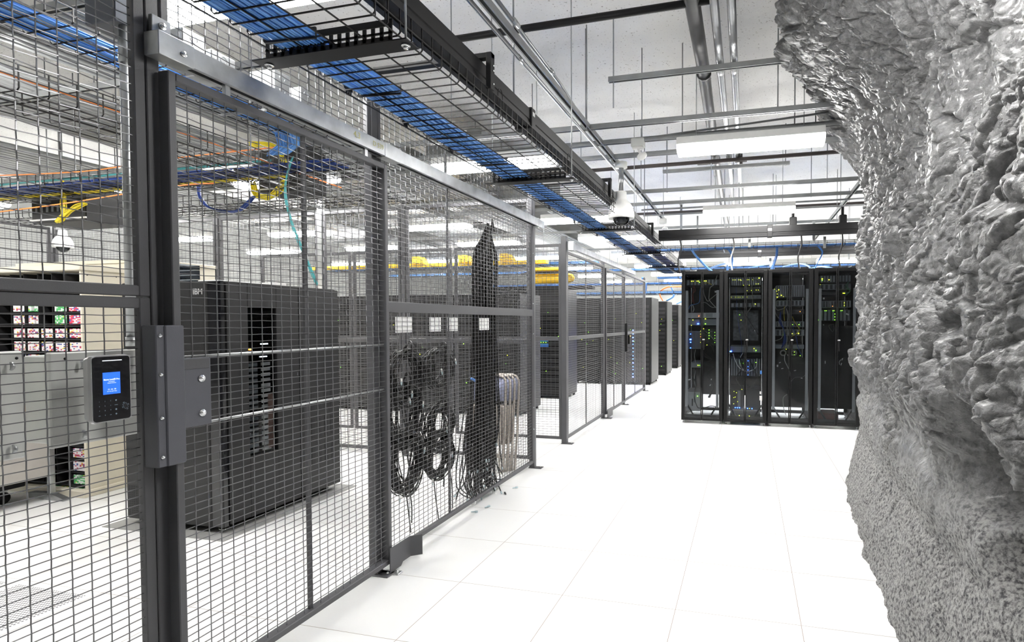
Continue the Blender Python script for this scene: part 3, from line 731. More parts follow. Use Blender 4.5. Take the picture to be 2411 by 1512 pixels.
# ------------------------------------------------------------------ overhead: wire basket trays, busways, struts, pipes
def basket(name_lb, axis, a0, a1, b0, b1, z, h, label, m=blackw, px=.078, pl=4, r=.0034, clips=(), group='wire basket cable trays overhead', sides=(1, 1)):
    """axis 'y': runs along Y between a0..a1, X from b0 to b1"""
    mid = ((b0+b1)/2, (a0+a1)/2) if axis == 'y' else ((a0+a1)/2, (b0+b1)/2)
    t = thing('basket_tray', label, 'cable tray', (mid[0], mid[1], z), group)
    def P(a, b, zz): return (b, a, zz) if axis == 'y' else (a, b, zz)
    mb = MB()
    n = int((a1-a0)/px)
    for i in range(n+1):
        a = a0+(a1-a0)*i/n
        pts = [P(a, b0, z), P(a, b1, z)]
        if sides[0]: pts = [P(a, b0, z+h), P(a, b0, z+.012), P(a, b0+.012, z)]+pts[1:]
        if sides[1]: pts = pts[:-1]+[P(a, b1-.012, z), P(a, b1, z+.012), P(a, b1, z+h)]
        mb.tube(pts, r, 4)
    for k in range(pl+1):
        b = b0+(b1-b0)*k/pl; mb.tube([P(a0, b, z-r*2), P(a1, b, z-r*2)], r, 4)
    for k in (.5, 1.0):
        for b, s in ((b0, sides[0]), (b1, sides[1])):
            if s: mb.tube([P(a0, b, z+h*k), P(a1, b, z+h*k)], r, 4)
    mb.build('wire_basket', m, t)
    if not (axis == 'y' and b0 > -2):
        for a in (a0+.25*(a1-a0), a0+.8*(a1-a0)):
            q = P(a, b1+.012, z-.02); MB().cyl(q, (q[0], q[1], ZC+.02), .005, 6).build('threaded_rod', galv2, t)
            MB().tube([P(a, b0-.02, z-.015), P(a, b1+.03, z-.015)], .010, 4).build('support_bar', strut_m, t)
    for c_ in clips:
        c = MB()
        for d in (-.016, 0, .016):
            if axis == 'y': c.bbox(b0-.008, b0+.006, c_+d-.005, c_+d+.005, z-.008, z+h*.62, .001)
        if axis == 'y': c.bbox(b0-.006, b0+.004, c_-.03, c_+.03, z+h*.1, z+h*.24, .001).bbox(b0-.006, b0+.004, c_-.03, c_+.03, z+h*.45, z+h*.55, .001)
        c.build('splice_clip', blackm, t)
    return t
def cables(axis, a0, a1, b0, b1, z, n, m, label, rows=3, r=.0045, seed=1, wav=.006, ties=True, drop=None, group='bundles of network cable on the trays', cat='cable bundle', m2=None):
    rs = random.Random(seed)
    mid = ((b0+b1)/2, (a0+a1)/2) if axis == 'y' else ((a0+a1)/2, (b0+b1)/2)
    t = thing('cable_bundle', label, cat, (mid[0], mid[1], z), group)
    def P(a, b, zz): return (b, a, zz) if axis == 'y' else (a, b, zz)
    mb = MB(); ma = MB(); N = int(max(4, (a1-a0)/.22))
    for i in range(n):
        row = i % rows; k = i//rows; cols = math.ceil(n/rows)
        b = b0+(b1-b0)*(k+.5*(row % 2)+.25)/cols; zz = z+r+row*r*1.75
        ph = rs.random()*6; pts = []
        for j in range(N+1):
            a = a0+(a1-a0)*j/N
            pts.append(P(a, b+wav*math.sin(ph+a*5+i)+rs.uniform(-.002, .002), zz+rs.uniform(-.001, .002)))
        if drop: pts += [Vector(pts[-1])+Vector(q) for q in drop]
        (ma if (m2 and rs.random() < .5) else mb).tube(pts, r, 5)
    mb.build('cables', m, t)
    if m2: ma.build('cables', m2, t)
    if ties:
        k = int((a1-a0)/.62)
        for i in range(k):
            a = a0+.35+i*.62+rs.uniform(-.05, .05); w0, w1 = (b0-.01, b1+.01); zt = z+rows*r*2+.004
            pts = [P(a, w0, z-.006), P(a+.02, w1, z-.006), P(a+.02, w1, zt), P(a, w0, zt)]
            MB().tube(pts, .006, 4, closed=True).build('cable_tie', black_c, t)
    return t
TX0, TX1, TZ = -1.90, -1.325, 2.60
basket('', 'y', .9, 13.6, TX0, TX1, TZ, .105, 'long black wire basket tray running down the aisle, carrying blue cable', clips=(2.42, 2.90, 3.42, 4.3, 5.35, 6.2, 7.2, 8.2))
cables('y', .9, 13.4, -1.865, -1.66, TZ+.002, 60, blue_c, 'thick flat bundle of blue network cable on the long aisle tray', m2=blue_l, seed=3)
cables('y', 8.6, 13.4, -1.58, -1.40, TZ+.002, 36, blue_d, 'second darker blue cable bundle at the far end of the aisle tray', seed=4)
def trapeze(y, first=[0]):
    i = first[0]; first[0] += 1
    t = thing('tray_bracket', 'black slotted trapeze bracket carrying the aisle tray, '+['nearest the camera', 'second from the camera', 'third from the camera', 'fourth, by the dome camera', 'fifth from the camera'][i], 'bracket', (-1.64, y, 2.5), 'slotted trapeze brackets under the aisle tray')
    mb = MB(); x0, x1 = -2.02, -1.285
    mb.box(x0, x1, y-.045, y+.045, 2.572, 2.577)          # bottom flange
    mb.box(x0+.09, x1-.07, y-.045, y-.041, 2.577, 2.592)
    n = 15; w_ = (x1-x0-.15)/n
    for k in range(n+1):                                   # slotted upright web
        x = x0+.08+k*w_; mb.box(x-.008, x+.008, y-.045, y-.040, 2.577, 2.655)
    mb.box(x0+.07, x1-.06, y-.045, y-.040, 2.602, 2.610); mb.box(x0+.07, x1-.06, y-.046, y-.039, 2.635, 2.657)
    mb.build('slotted_channel', blackm, t)
    r_ = MB(); r_.cyl((x0+.045, y, 2.56), (x0+.045, y, ZC+.02), .005, 6); r_.build('threaded_rod', galv, t)
    r_ = MB(); r_.cyl((x1-.03, y, 2.56), (x1-.03, y, ZC+.02), .005, 6); r_.build('threaded_rod', galv, t)
    for x in (x0+.045, x1-.03):
        b = MB(); b.cyl((x, y, 2.572), (x, y, 2.566), .018, 14).cyl((x, y, 2.566), (x, y, 2.555), .010, 6); b.build('nut_and_washer', chrome, t)
for y in (2.02, 4.22, 6.72, 9.15, 11.5): trapeze(y)
# black busway beside the tray
def busway(axis, a0, a1, c, z0, w_, h, label, joints=(), top=False):
    mid = (c, (a0+a1)/2, z0) if axis == 'y' else ((a0+a1)/2, c, z0)
    t = thing('busway', label, 'busway', mid, 'black power busways overhead')
    x0, x1 = c-w_/2, c+w_/2; z1 = z0+h
    sec = [(x0, z0), (x0+w_*.28, z0), (x0+w_*.28, z0+.012), (x1-w_*.28, z0+.012), (x1-w_*.28, z0), (x1, z0), (x1, z0+h*.2), (x1-.006, z0+h*.24), (x1-.006, z0+h*.36), (x1, z0+h*.4), (x1, z1), (x0, z1), (x0, z0+h*.4), (x0+.006, z0+h*.36), (x0+.006, z0+h*.24), (x0, z0+h*.2)]
    mb = MB()
    if axis == 'y': mb.prism(sec, 1, a0, a1)
    else: mb.prism(sec, 0, a0, a1)
    mb.build('bus_housing', blackm, t)
    for a in (a0+.3*(a1-a0), a0+.85*(a1-a0)):
        q = (c, a, z1) if axis == 'y' else (a, c, z1); MB().cyl(q, (q[0], q[1], ZC+.02), .006, 6).build('threaded_rod', galv2, t)
    for j in joints:
        q = MB()
        if axis == 'y': q.bbox(x0-.008, x1+.012, j-.035, j+.035, z0-.012, z1+.012, .004)
        else: q.bbox(j-.035, j+.035, x0-.010, x1+.008, z0-.012, z1+.012, .004)
        q.build('joint_clamp', blackm, t)
        q = MB()
        if axis == 'y': q.box(x1+.010, x1+.014, j-.018, j+.018, z1-.04, z1-.015)
        else: q.box(j-.028, j+.028, x0-.014, x0-.010, z0+h*.5, z0+h*.72)
        q.build('label_plate', metal_strip, t)
    return t
busway('y', .8, 9.2, -1.408, 2.732, .10, .112, 'black power busway running along the right side of the aisle tray', (3.5, 6.8))
# U-shaped hanger brackets holding the busway
for k, y in enumerate((2.80, 5.5, 8.1)):
    t = thing('busway_hanger', 'black U shaped hanger over the tray and busway, '+['nearest the camera', 'second from the camera', 'third from the camera'][k], 'bracket', (-1.5, y, 2.72), 'U shaped busway hangers')
    MB().bbox(-2.02, -1.305, y-.02, y+.02, 2.862, 2.890, .002).build('top_arm', blackm, t)
    MB().bbox(-1.335, -1.305, y-.022, y+.022, 2.70, 2.890, .002).build('side_arm', blackm, t)
    b = MB()
    for z in (2.73, 2.80, 2.825): b.cyl((-1.305, y+.004, z), (-1.300, y+.004, z), .005, 8)
    b.build('screw', chrome, t)
# wire bail loops standing beside the tray
for k, y in enumerate((1.9, 2.98, 4.25, 6.9)):
    mb = MB(); x = -1.345
    mb.tube([(x, y-.03, 2.61), (x, y-.03, 2.74)]+[tuple(p) for p in arc((x, y, 2.75), (0, -1, 0), (0, 0, 1), .028, .2, pi-.2, 8)]+[(x, y+.03, 2.74), (x, y+.03, 2.61)], .0028, 5)
    o = mb.build('wire_bail', blackm); tag(o, 'thin black wire bail loop on the tray edge, '+['nearest the camera', 'second from the camera', 'third from the camera', 'farthest away'][k], 'wire loop', 'wire bail loops on the aisle tray')

def strut(axis, a0, a1, c, z, label, rods=(), h=.041, w_=.041, down=0, slot=True, rod_to=None):
    mid = (c, (a0+a1)/2, z) if axis == 'y' else ((a0+a1)/2, c, z)
    t = thing('strut_channel', label, 'strut', mid, 'galvanised strut channels under the ceiling')
    k = .003; sec = [(c-w_/2, z), (c-w_/2+.010, z), (c-w_/2+.010, z+k), (c-w_/2+k, z+k), (c-w_/2+k, z+h-k), (c+w_/2-k, z+h-k), (c+w_/2-k, z+k), (c+w_/2-.010, z+k), (c+w_/2-.010, z), (c+w_/2, z), (c+w_/2, z+h), (c-w_/2, z+h)]
    mb = MB(); mb.prism(sec, 1 if axis == 'y' else 0, a0, a1); mb.build('channel', strut_m, t)
    for a in rods:
        p = (c, a) if axis == 'y' else (a, c)
        q = MB(); q.cyl((p[0], p[1], z-.01-down), (p[0], p[1], ZC+.03), .0055, 6); q.build('threaded_rod', galv2, t)
    return t
strut('y', -1, 9.3, -1.335, 3.13, 'long strut channel running down the aisle above the busway', (1.2, 4.72, 7.28))
strut('y', 5.8, 12.5, 1.30, 3.13, 'strut channel running away beside the rock wall', (9,))
strut('x', -1.12, .48, 4.63, 3.45, 'short slotted strut under the pipes, its right end at the rock', (-1.08, .42), down=.20)
strut('x', -8.5, .98, 4.78, 3.13, 'long strut channel across the aisle whose right end is bolted into the rock', (-1.36, .22, -4.2))
strut('x', -4.0, .92, 5.22, 3.13, 'strut channel just behind the nearest big lamp', (-.95, -.58, .38, .55))
strut('x', -4.0, 1.05, 5.68, 3.13, 'strut channel behind the nearest lamp, the dome camera hanging at its left', (-2.2,))
strut('x', -1.1, .50, 7.6, 3.45, 'short slotted strut holding the pipes farther back', (-1.05, .45))
strut('x', -8.5, 1.3, 7.28, 3.13, 'strut channel across the aisle in front of the second lamp', (-1.0, -.45, .9))
strut('x', -8.5, 1.6, 8.05, 3.13, 'thin strut channel right behind the second lamp in the aisle', (-.2, .8))
strut('x', -9, 2.2, 10.05, 3.11, 'strut channel over the rack row', (.4, 1.4))
strut('x', -9, 2.2, 12.6, 3.11, 'far strut channel beyond the rack row', (.2,))
strut('x', -8.5, -2.3, 3.05, 3.13, 'strut channel crossing the cage above the storage cabinet', (-4.5,))
strut('x', -8.5, -2.3, 2.2, 3.10, 'strut channel crossing the cage nearest the camera', (-4.0,))
# conduits and pipes
def pipe(pts, r, m, label, name='conduit', cat='pipe', coup=(), cl=None, n=12, sm=0, extra=None):
    P = smooth(pts, sm) if sm else pts
    mb = MB(); mb.tube(P, r, n); 
    if not coup and not extra: return tag(mb.build(name, m), label, cat)
    c = pts[0]; t = thing(name, label, cat, ((pts[0][0]+pts[-1][0])/2, (pts[0][1]+pts[-1][1])/2, min(p[2] for p in pts)-r))
    mb.build('tube', m, t)
    for (a, b) in coup: MB().tube([a, b], r*1.18, n).build('coupling', cl or m, t)
    if extra: extra(t)
    return t
pipe([(-1.372, .6, 3.105), (-1.372, 7.6, 3.105)], .013, galv2, 'bright steel conduit clipped beside the long aisle strut', coup=[((-1.372, 3.3, 3.105), (-1.372, 3.38, 3.105))])
pipe([(-1.355, 1.0, 3.30), (-1.40, 4.2, 3.30), (-1.49, 5.6, 3.30), (-1.46, 5.8, 3.28), (-1.40, 5.91, 3.20), (-1.385, 5.93, 3.15)], .013, galv2, 'second thin conduit bending down to the dome camera box', coup=[((-1.375, 3.25, 3.30), (-1.379, 3.33, 3.30)), ((-1.388, 3.95, 3.3), (-1.39, 4.02, 3.3)), ((-1.48, 5.5, 3.3), (-1.488, 5.57, 3.3))], cl=galv)
pipe([(-.345, -1, 3.56), (-.365, 4.8, 3.56), (-.43, 9, 3.56), (-.45, 13.5, 3.56)], .052, pipe_d, 'thick dark pipe running along the white ceiling', 'main_pipe', coup=[((-.366, 4.9, 3.56), (-.367, 4.93, 3.56)), ((-.41, 7.5, 3.56), (-.412, 7.56, 3.56))])
pipe([(-.200, -1, 3.525), (-.225, 5, 3.525), (-.26, 13.5, 3.525)], .030, galv2, 'left one of two bright conduits beside the thick dark pipe', coup=[((-.224, 4.75, 3.525), (-.225, 4.84, 3.525)), ((-.235, 7.3, 3.525), (-.236, 7.42, 3.525))], cl=galv)
pipe([(-.105, -1, 3.525), (-.115, 5, 3.525), (-.13, 13.5, 3.525)], .030, galv2, 'right one of two bright conduits beside the thick dark pipe', coup=[((-.114, 4.75, 3.525), (-.115, 4.84, 3.525)), ((-.12, 7.3, 3.525), (-.121, 7.42, 3.525))], cl=galv)
def clevis(x, y, z):
    def f(t):
        MB().tube([tuple(p) for p in arc((x, y, z), (0, 1, 0), (0, 0, 1), .034, 0, 2*pi, 16)][:-1], .004, 4, closed=True).build('clevis_ring', galv, t)
        MB().cyl((x, y, z+.035), (x, y, ZC+.02), .0055, 6).build('hanger_rod', galv2, t)
    return f
pipe([(-3.4, 3.86, 3.55), (-.2, 3.80, 3.55)], .026, blackm, 'black sprinkler pipe crossing near the top of the view', 'sprinkler_pipe', extra=clevis(-2.12, 3.84, 3.55))
pipe([(-6, 7.35, 3.47), (1.45, 7.25, 3.47)], .024, pipe_b, 'dark brown sprinkler pipe crossing behind the nearest aisle lamp', 'sprinkler_pipe', coup=[((-.16, 7.3, 3.47), (-.02, 7.3, 3.47)), ((-.62, 7.3, 3.47), (-.35, 7.3, 3.47))], extra=lambda t: MB().tube([(-.09, 7.3, 3.42), (-.09, 7.3, 3.54)], .02, 8).build('sprinkler_tee', pipe_b, t))
pipe([(-7, 10.6, 3.5), (2.4, 10.6, 3.5)], .024, pipe_b, 'black sprinkler pipe crossing above the rack row', 'sprinkler_pipe', coup=[((-.3, 10.6, 3.5), (-.1, 10.6, 3.5))])
pipe([(-1.5, 8.22, 3.10), (2.0, 8.22, 3.10)], .013, galv2, 'thin silver conduit above the second aisle lamp')
pipe([(-1.5, 8.35, 3.04), (2.0, 8.35, 3.04)], .010, galv2, 'thinner silver conduit just behind the second aisle lamp')
pipe([(-3.0, 5.55, 3.16), (.95, 5.0, 3.19)], .009, galv2, 'very thin conduit running level with the nearest aisle lamp')
pipe([(-2.27, 1.645, 1.40), (-2.27, 1.645, 2.62)], .0165, galv, 'vertical galvanised conduit behind the upper left mesh panel', coup=[((-2.27, 1.645, 2.45), (-2.27, 1.645, 2.53)), ((-2.27, 1.645, 1.385), (-2.27, 1.645, 1.42))])
# banks of thin conduits under the ceiling of the caged area
def conduit_bank(x0, n, dx, y0, y1, z, r, lb):
    proto = None
    for i in range(n):
        x = x0+dx*i
        if proto is None:
            proto = MB().tube([(x, y0, z), (x, y1, z)], r, 8).build('conduit', mat('dull_conduit', (.34, .35, .35), .4, .6)); o = proto
        else:
            o = proto.copy(); COL.objects.link(o); o.location.x = proto.location.x+dx*i
        tag(o, lb, 'conduit', lb.replace('one of', 'all'))
conduit_bank(-5.9, 16, .072, .5, 13.5, 3.19, .020, 'one of many parallel conduits on the struts above the cream rack')
conduit_bank(-4.35, 14, .066, 2.3, 13.5, 3.19, .018, 'one of many parallel conduits on the struts above the storage cabinet')
conduit_bank(-8.2, 14, .10, 2.0, 13.5, 3.19, .022, 'one of many parallel conduits on the struts farthest left in the cage')
duct_m = mat('dull_duct_steel', (.20, .205, .20), .5, .3, vary=.1)
for k, (x0, x1, y0, y1, z0, z1) in enumerate([(-8.8, -3.2, 8.9, 9.5, 3.30, 3.62), (-8.8, -3.0, 11.3, 11.9, 3.25, 3.6), (-3.6, -2.9, 5.9, 8.7, 3.36, 3.66), (-8.8, -4.0, 6.1, 6.5, 3.35, 3.62)]):
    t = thing('air_duct', ['grey duct crossing above the second cage', 'farther grey duct crossing above the racks', 'grey duct running away above the cage fence line', 'grey duct crossing just behind the cage back fence'][k], 'duct', ((x0+x1)/2, (y0+y1)/2, z0), 'grey ducts above the caged area')
    MB().bbox(x0, x1, y0, y1, z0, z1, .01).build('duct_body', duct_m, t)
    lx = x1-x0 > y1-y0
    for q in range(1, 5):
        if lx: a = x0+(x1-x0)*q/5; MB().box(a-.02, a+.02, y0-.012, y1+.012, z0-.012, z1+.012).build('duct_flange', duct_m, t)
        else: a = y0+(y1-y0)*q/5; MB().box(x0-.012, x1+.012, a-.02, a+.02, z0-.012, z1+.012).build('duct_flange', duct_m, t)
        p_ = (a, (y0+y1)/2) if lx else ((x0+x1)/2, a); MB().cyl((p_[0], p_[1], z1), (p_[0], p_[1], ZC+.02), .006, 6).build('threaded_rod', galv2, t)
# domes
def dome(x, y, z, s, label, ztop, name='dome_camera'):
    t = thing(name, label, 'camera', (x, y, z))
    prof = [(.0, .10), (.062, .10), (.085, .095), (.112, .082), (.116, .095), (.116, .115), (.112, .150), (.100, .190), (.078, .225), (.056, .245), (.052, .262), (.047, .320), (.040, .324), (0, .324)]
    MB().lathe([(r*s, q*s) for r, q in prof], (x, y, z), 28).build('camera_housing', whitep, t)
    d = MB(); d.lathe([(.002*s, .018*s)]+[(.076*s*math.sin(a), (.094-.076*math.cos(a))*s) for a in (.25, .5, .75, 1.0, 1.3, 1.57)], (x, y, z), 24); d.build('clear_dome', glass_dome, t)
    e = MB(); e.lathe([(0, .045*s), (.03*s, .05*s), (.042*s, .075*s), (.042*s, .10*s), (0, .10*s)], (x, y, z), 16); e.build('lens_unit', serv_g, t)
    MB().cyl((x, y, z+.32*s), (x, y, ztop-.03), .019*s+.004, 12).build('hanging_pipe', galv2, t)
    b = MB(); b.cyl((x, y, ztop-.04), (x, y, ztop+.02), .055*s, 8); b.build('junction_box', boxgrey, t)
dome(-1.285, 5.86, 2.455, 1.18, 'large white dome camera hanging below the long aisle strut', 3.12)
dome(-1.37, 12.2, 2.58, .9, 'small white dome camera hanging beyond the aisle tray near the racks', 4.0)
dome(-1.15, 13.6, 2.47, .9, 'white dome camera half hidden above the leftmost rack', 4.0)
dome(-8.27, 5.2, 2.34, .9, 'white dome camera inside the cage seen above the cream rack', 4.0)
def sensor(x, y, z, label, tilt):
    t = thing('occupancy_sensor', label, 'sensor', (x, y, z-.16))
    MB().bbox(x-.06, x+.06, y-.045, y+.045, z-.05, z+.03, .006).build('junction_box', boxgrey, t)
    MB().lathe([(0, 0), (.05, .0), (.055, .01), (0, .012)], (x, y, z-.062), 20).build('cover_plate', whitep, t)
    MB().cyl((x, y, z-.06), (x+.02, y, z-.105), .012, 8).build('swivel_neck', whitep, t)
    d = Vector((tilt, -.3, -1)).normalized(); c_ = Vector((x+.03, y, z-.12)); mb = MB(); mb.tube([c_-d*.004, c_+d*.004, c_+d*.022, c_+d*.028], [.03, .048, .048, .03], 20); mb.build('sensor_head', whitep, t)
sensor(-.985, 5.22, 3.13, 'small white occupancy sensor left of the nearest aisle lamp', .6)
sensor(-1.32, 9.15, 3.10, 'small white occupancy sensor at the far end of the aisle strut', .1)
# galvanised electrical boxes over the gate, behind the mesh
for k, (y0, y1, z0, z1, d, lb) in enumerate([(1.60, 1.72, 2.585, 2.85, .10, 'tall dark steel electrical box at the top of the vertical conduit'), (1.86, 1.96, 2.57, 2.69, .08, 'galvanised knock-out box above the gate track, nearest the post'), (1.99, 2.11, 2.555, 2.66, .10, 'second galvanised knock-out box above the gate track'), (2.33, 2.43, 2.60, 2.72, .10, 'third galvanised knock-out box above the gate track'), (2.50, 2.58, 2.58, 2.70, .10, 'fourth galvanised knock-out box above the gate track')]):
    t = thing('electrical_box', lb, 'electrical box', (-2.3, (y0+y1)/2, z0), 'electrical boxes above the gate')
    MB().bbox(-2.3-d, -2.25, y0, y1, z0, z1, .003).build('box_body', galv if k else mat('dark_box_steel', (.09, .10, .12), .4, .5), t)
    b = MB(); nz = 3 if k == 0 else 2
    for q in range(nz):
        zz = z0+(z1-z0)*(q+.5)/nz
        b.tube([tuple(p) for p in arc((-2.249, (y0+y1)/2, zz), (0, 1, 0), (0, 0, 1), .016, 0, 2*pi, 14)][:-1], .0012, 4, closed=True)
    b.build('knock_out_ring', galv, t)
pipe([(-2.33, 1.7, 2.60), (-2.33, 3.2, 2.60)], .016, galv2, 'horizontal conduit joining the electrical boxes above the gate')
# trays and cables inside the cage
basket('', 'y', .6, 3.35, -3.10, -2.80, 2.75, .07, 'black wire basket tray inside the cage with bright blue cable above the gate', px=.1, pl=3)
cables('y', .6, 3.1, -3.06, -2.86, 2.755, 44, blue_c, 'bright blue cable bundle inside the cage seen through the gate top', m2=blue_l, seed=8, drop=[(-.03, .10, -.01), (-.10, .2, -.06), (-.25, .25, -.10)])
basket('', 'y', .6, 3.9, -3.75, -3.35, 2.58, .12, 'black wire basket tray with an orange line, left of the blue cable tray', px=.12, pl=4)
basket('', 'x', -7.5, -2.75, 3.45, 3.85, 2.62, .10, 'black wire basket tray crossing the cage above the storage cabinet', px=.1, pl=4)
cables('x', -7.4, -2.9, 3.50, 3.70, 2.63, 30, blue_d, 'dark blue cable bundle on the tray crossing the cage', m2=blue_d, seed=9)
cables('x', -7.4, -3.6, 3.72, 3.80, 2.63, 12, yellow_c, 'yellow cable bundle on the tray crossing the cage', rows=2, seed=10)
cables('x', -7.4, -3.4, 3.46, 3.49, 2.66, 4, teal_c, 'thin aqua fibre bundle on the tray crossing the cage', rows=2, seed=12, ties=False)
basket('', 'x', -8.0, -3.0, 4.35, 4.75, 2.60, .10, 'farther black wire basket tray crossing the cage behind the cabinet', px=.1, pl=4)
tag(MB().tube([(-3.4, .6, 2.66), (-3.4, 2.0, 2.655), (-3.42, 3.0, 2.66), (-3.46, 4.3, 2.66)], .006, 6).build('fibre_line', orange_c), 'thin orange line running along the left cage tray', 'cable')
tag(MB().tube(smooth([(-6.6, 3.25, 2.70), (-5.2, 3.40, 2.69), (-4.4, 3.42, 2.73), (-3.3, 3.42, 2.74)], 5), .005, 6).build('fibre_line', orange_c), 'thin orange line crossing the cage above the blue cables', 'cable')
tag(MB().tube(smooth([(-5.6, 3.0, 2.30), (-4.9, 3.1, 2.36), (-3.9, 3.1, 2.42), (-3.5, 3.1, 2.42)], 5), .005, 6).build('fibre_line', orange_c), 'thin orange line sagging below the cage tray', 'cable')
def enclosure(x0, x1, y0, y1, z0, z1, label):
    t = thing('patch_enclosure', label, 'fibre enclosure', ((x0+x1)/2, (y0+y1)/2, z0), 'black fibre enclosures hung in the cage')
    MB().bbox(x0, x1, y0, y1, z0, z1, .006).build('enclosure_body', dark_in, t)
    for a in (x0+.04, x1-.04): MB().cyl((a, y1-.05, z1), (a, y1-.05, ZC+.02), .005, 6).build('threaded_rod', galv2, t)
    MB().box(x0-.01, x1+.01, y0-.012, y0, z0+.02, z0+.035).build('front_rail', metal_strip, t)
    b = MB()
    for k in range(5): b.box(x0+.06+k*.07, x0+.085+k*.07, y0-.006, y0, z0+.10, z0+.16)
    b.build('port_row', serv_g, t)
enclosure(-4.55, -4.02, 4.5, 4.8, 2.72, 3.12, 'black fibre enclosure with a yellow loop hung above the storage cabinet')
enclosure(-6.6, -5.9, 3.9, 4.3, 2.42, 2.74, 'black fibre enclosure with yellow fibre at the left edge of the view')
def loopcable(pts, r, n, m, label, seed=1, spread=.012):
    rs = random.Random(seed); mb = MB()
    for k in range(n):
        o = Vector((rs.uniform(-spread, spread), rs.uniform(-spread, spread), rs.uniform(-spread, spread)))
        mb.tube([p+o*(1+.2*math.sin(i)) for i, p in enumerate(smooth(pts, 6))], r, 5)
    return tag(mb.build('fibre_loop', m), label, 'cable loop')
loopcable([(-4.55, 4.42, 3.16), (-4.32, 4.42, 3.13), (-4.18, 4.42, 2.97), (-4.20, 4.42, 2.76), (-4.34, 4.42, 2.66), (-4.50, 4.42, 2.68), (-4.54, 4.42, 2.80)], .006, 12, yellow_c, 'big yellow fibre loop hanging on the black enclosure in the cage', 5, .022)
loopcable([(-4.8, 4.25, 2.95), (-4.95, 4.25, 2.85), (-4.98, 4.25, 2.68), (-4.85, 4.25, 2.54), (-4.55, 4.25, 2.50), (-4.35, 4.25, 2.62)], .006, 8, blue_d, 'dark blue cable loop left of the yellow fibre loop', 6)
loopcable([(-5.98, 3.78, 2.74), (-5.98, 3.78, 2.60), (-5.97, 3.77, 2.45), (-6.05, 3.77, 2.40)], .007, 10, yellow_c, 'yellow fibre drop at the left edge of the view', 7, .02)
loopcable([(-5.97, 3.77, 2.44), (-5.85, 3.77, 2.50), (-5.70, 3.77, 2.54)], .006, 8, yellow_c, 'short yellow fibre tail beside the left yellow drop', 8, .014)
loopcable([(-3.15, 3.42, 2.66), (-3.22, 3.42, 2.45), (-3.18, 3.43, 2.2), (-3.06, 3.44, 1.92), (-3.03, 3.5, 1.75)], .003, 6, teal_c, 'aqua fibre cable dropping behind the storage cabinet', 9, .01)
# ------------------------------------------------------------------ server racks facing the aisle (front plane Y = 8.34)
def rack_shell(x0, y0, w_, d, h, label, cat='server rack', name='server_rack', strips=(1, 1), group=None, z0=.045, glass=True, handle=True, rear_from=.30):
    t = thing(name, label, cat, (x0+w_/2, y0+d/2, 0), group)
    x1 = x0+w_-.004; y1 = y0+d; yd = y0+.035
    f = MB()
    for xa in (x0+.002, x1-.047):
        for ya in (yd, y1-.05): f.bbox(xa, xa+.045, ya, ya+.045, z0, h, .003)
    for ya in (yd, y1-.05): f.box(x0+.05, x1-.05, ya, ya+.045, z0, z0+.045); f.box(x0+.05, x1-.05, ya, ya+.045, h-.05, h-.002)
    for xa in (x0+.002, x1-.047): f.box(xa, xa+.045, yd+.05, y1-.05, z0, z0+.04)
    f.build('frame', blackrack, t)
    MB().bbox(x0, x1, y0+.03, y1, h-.001, h+.012, .002).build('top_panel', blackrack, t)
    for xa in (x0, x1-.006): MB().box(xa, xa+.006, y0+.04, y1-.01, z0+.03, h-.005).build('side_panel', blackrack, t)
    bp_ = MB(); bp_.box(x0+.05, x1-.05, yd+.01, yd+.02, z0, .125); bp_.build('base_panel', dark_in, t)
    for sx in (-1, 1): MB().tube([((x0+x1)/2+sx*.23, yd+.03, .29), ((x0+x1)/2+sx*.13, yd+.03, .12)], .012, 6).build('base_brace', blackrack, t)
    MB().box(x0+.05, x1-.05, y1-.03, y1-.022, rear_from, h-.05).build('rear_door', dark_in, t)
    m = (x0+x1)/2
    for k, (a, b) in enumerate(((x0+.004, m-.003), (m+.003, x1-.004))):
        fr = MB(); wo = .05 if k == 0 else .014; wi = .014 if k == 0 else .05
        fr.bbox(a, a+wo, y0, y0+.028, z0, h, .003); fr.bbox(b-wi, b, y0, y0+.028, z0, h, .003); fr.box(a+wo, b-wi, y0+.004, y0+.026, z0, z0+.03); fr.box(a+wo, b-wi, y0+.004, y0+.026, h-.035, h)
        o = fr.build('door', blackrack, t)
        if glass: MB().box(a+wo-.002, b-wi+.002, y0+.012, y0+.016, z0+.028, h-.033).build('door_glass', glass_rack, o)
    if handle:
        hz = 1.14
        MB().bbox(m+.012, m+.035, y0-.016, y0-.002, hz-.07, hz+.075, .004).build('door_handle', blackm, t)
        MB().bbox(m+.006, m+.040, y0-.012, y0-.001, hz+.072, hz+.090, .002).build('handle_cap', metal_strip, t)
    for k, xa in enumerate((x0+.062, x1-.098)):
        if strips[k]: MB().box(xa, xa+.036, y0+.020, y0+.024, .24, h-.27).build('side_strip', mat('pale_strip', (.75, .75, .74), .5), t)
    for xa in (x0+.03, x1-.03):
        for ya in (y0+.06, y1-.06): MB().cyl((xa, ya, .006), (xa, ya, z0+.005), .010, 8).cyl((xa, ya, 0), (xa, ya, .008), .022, 12).build('levelling_foot', chrome, t)
    return t
RY = 8.34
racks = [(-.936, 'leftmost of the glass-fronted black racks, blue lights and tangled white cables inside', (1, 1)),
         (-.330, 'second glass-fronted rack from the left, with a speckled grey blank panel inside', (0, 0)),
         (.275, 'third glass-fronted rack from the left, grey servers above an empty black bottom', (1, 1)),
         (.880, 'fourth glass-fronted rack from the left, green lights inside, beside the rock', (1, 1)),
         (1.485, 'last glass-fronted rack of the row, almost wholly hidden behind the rock', (1, 1))]
for x, lb, st in racks: rack_shell(x, RY, .602, 1.07, 2.20, lb, strips=st, group='glass-fronted server racks in a row')
RN = ['the leftmost glass rack', 'the second glass rack', 'the third glass rack', 'the fourth glass rack']
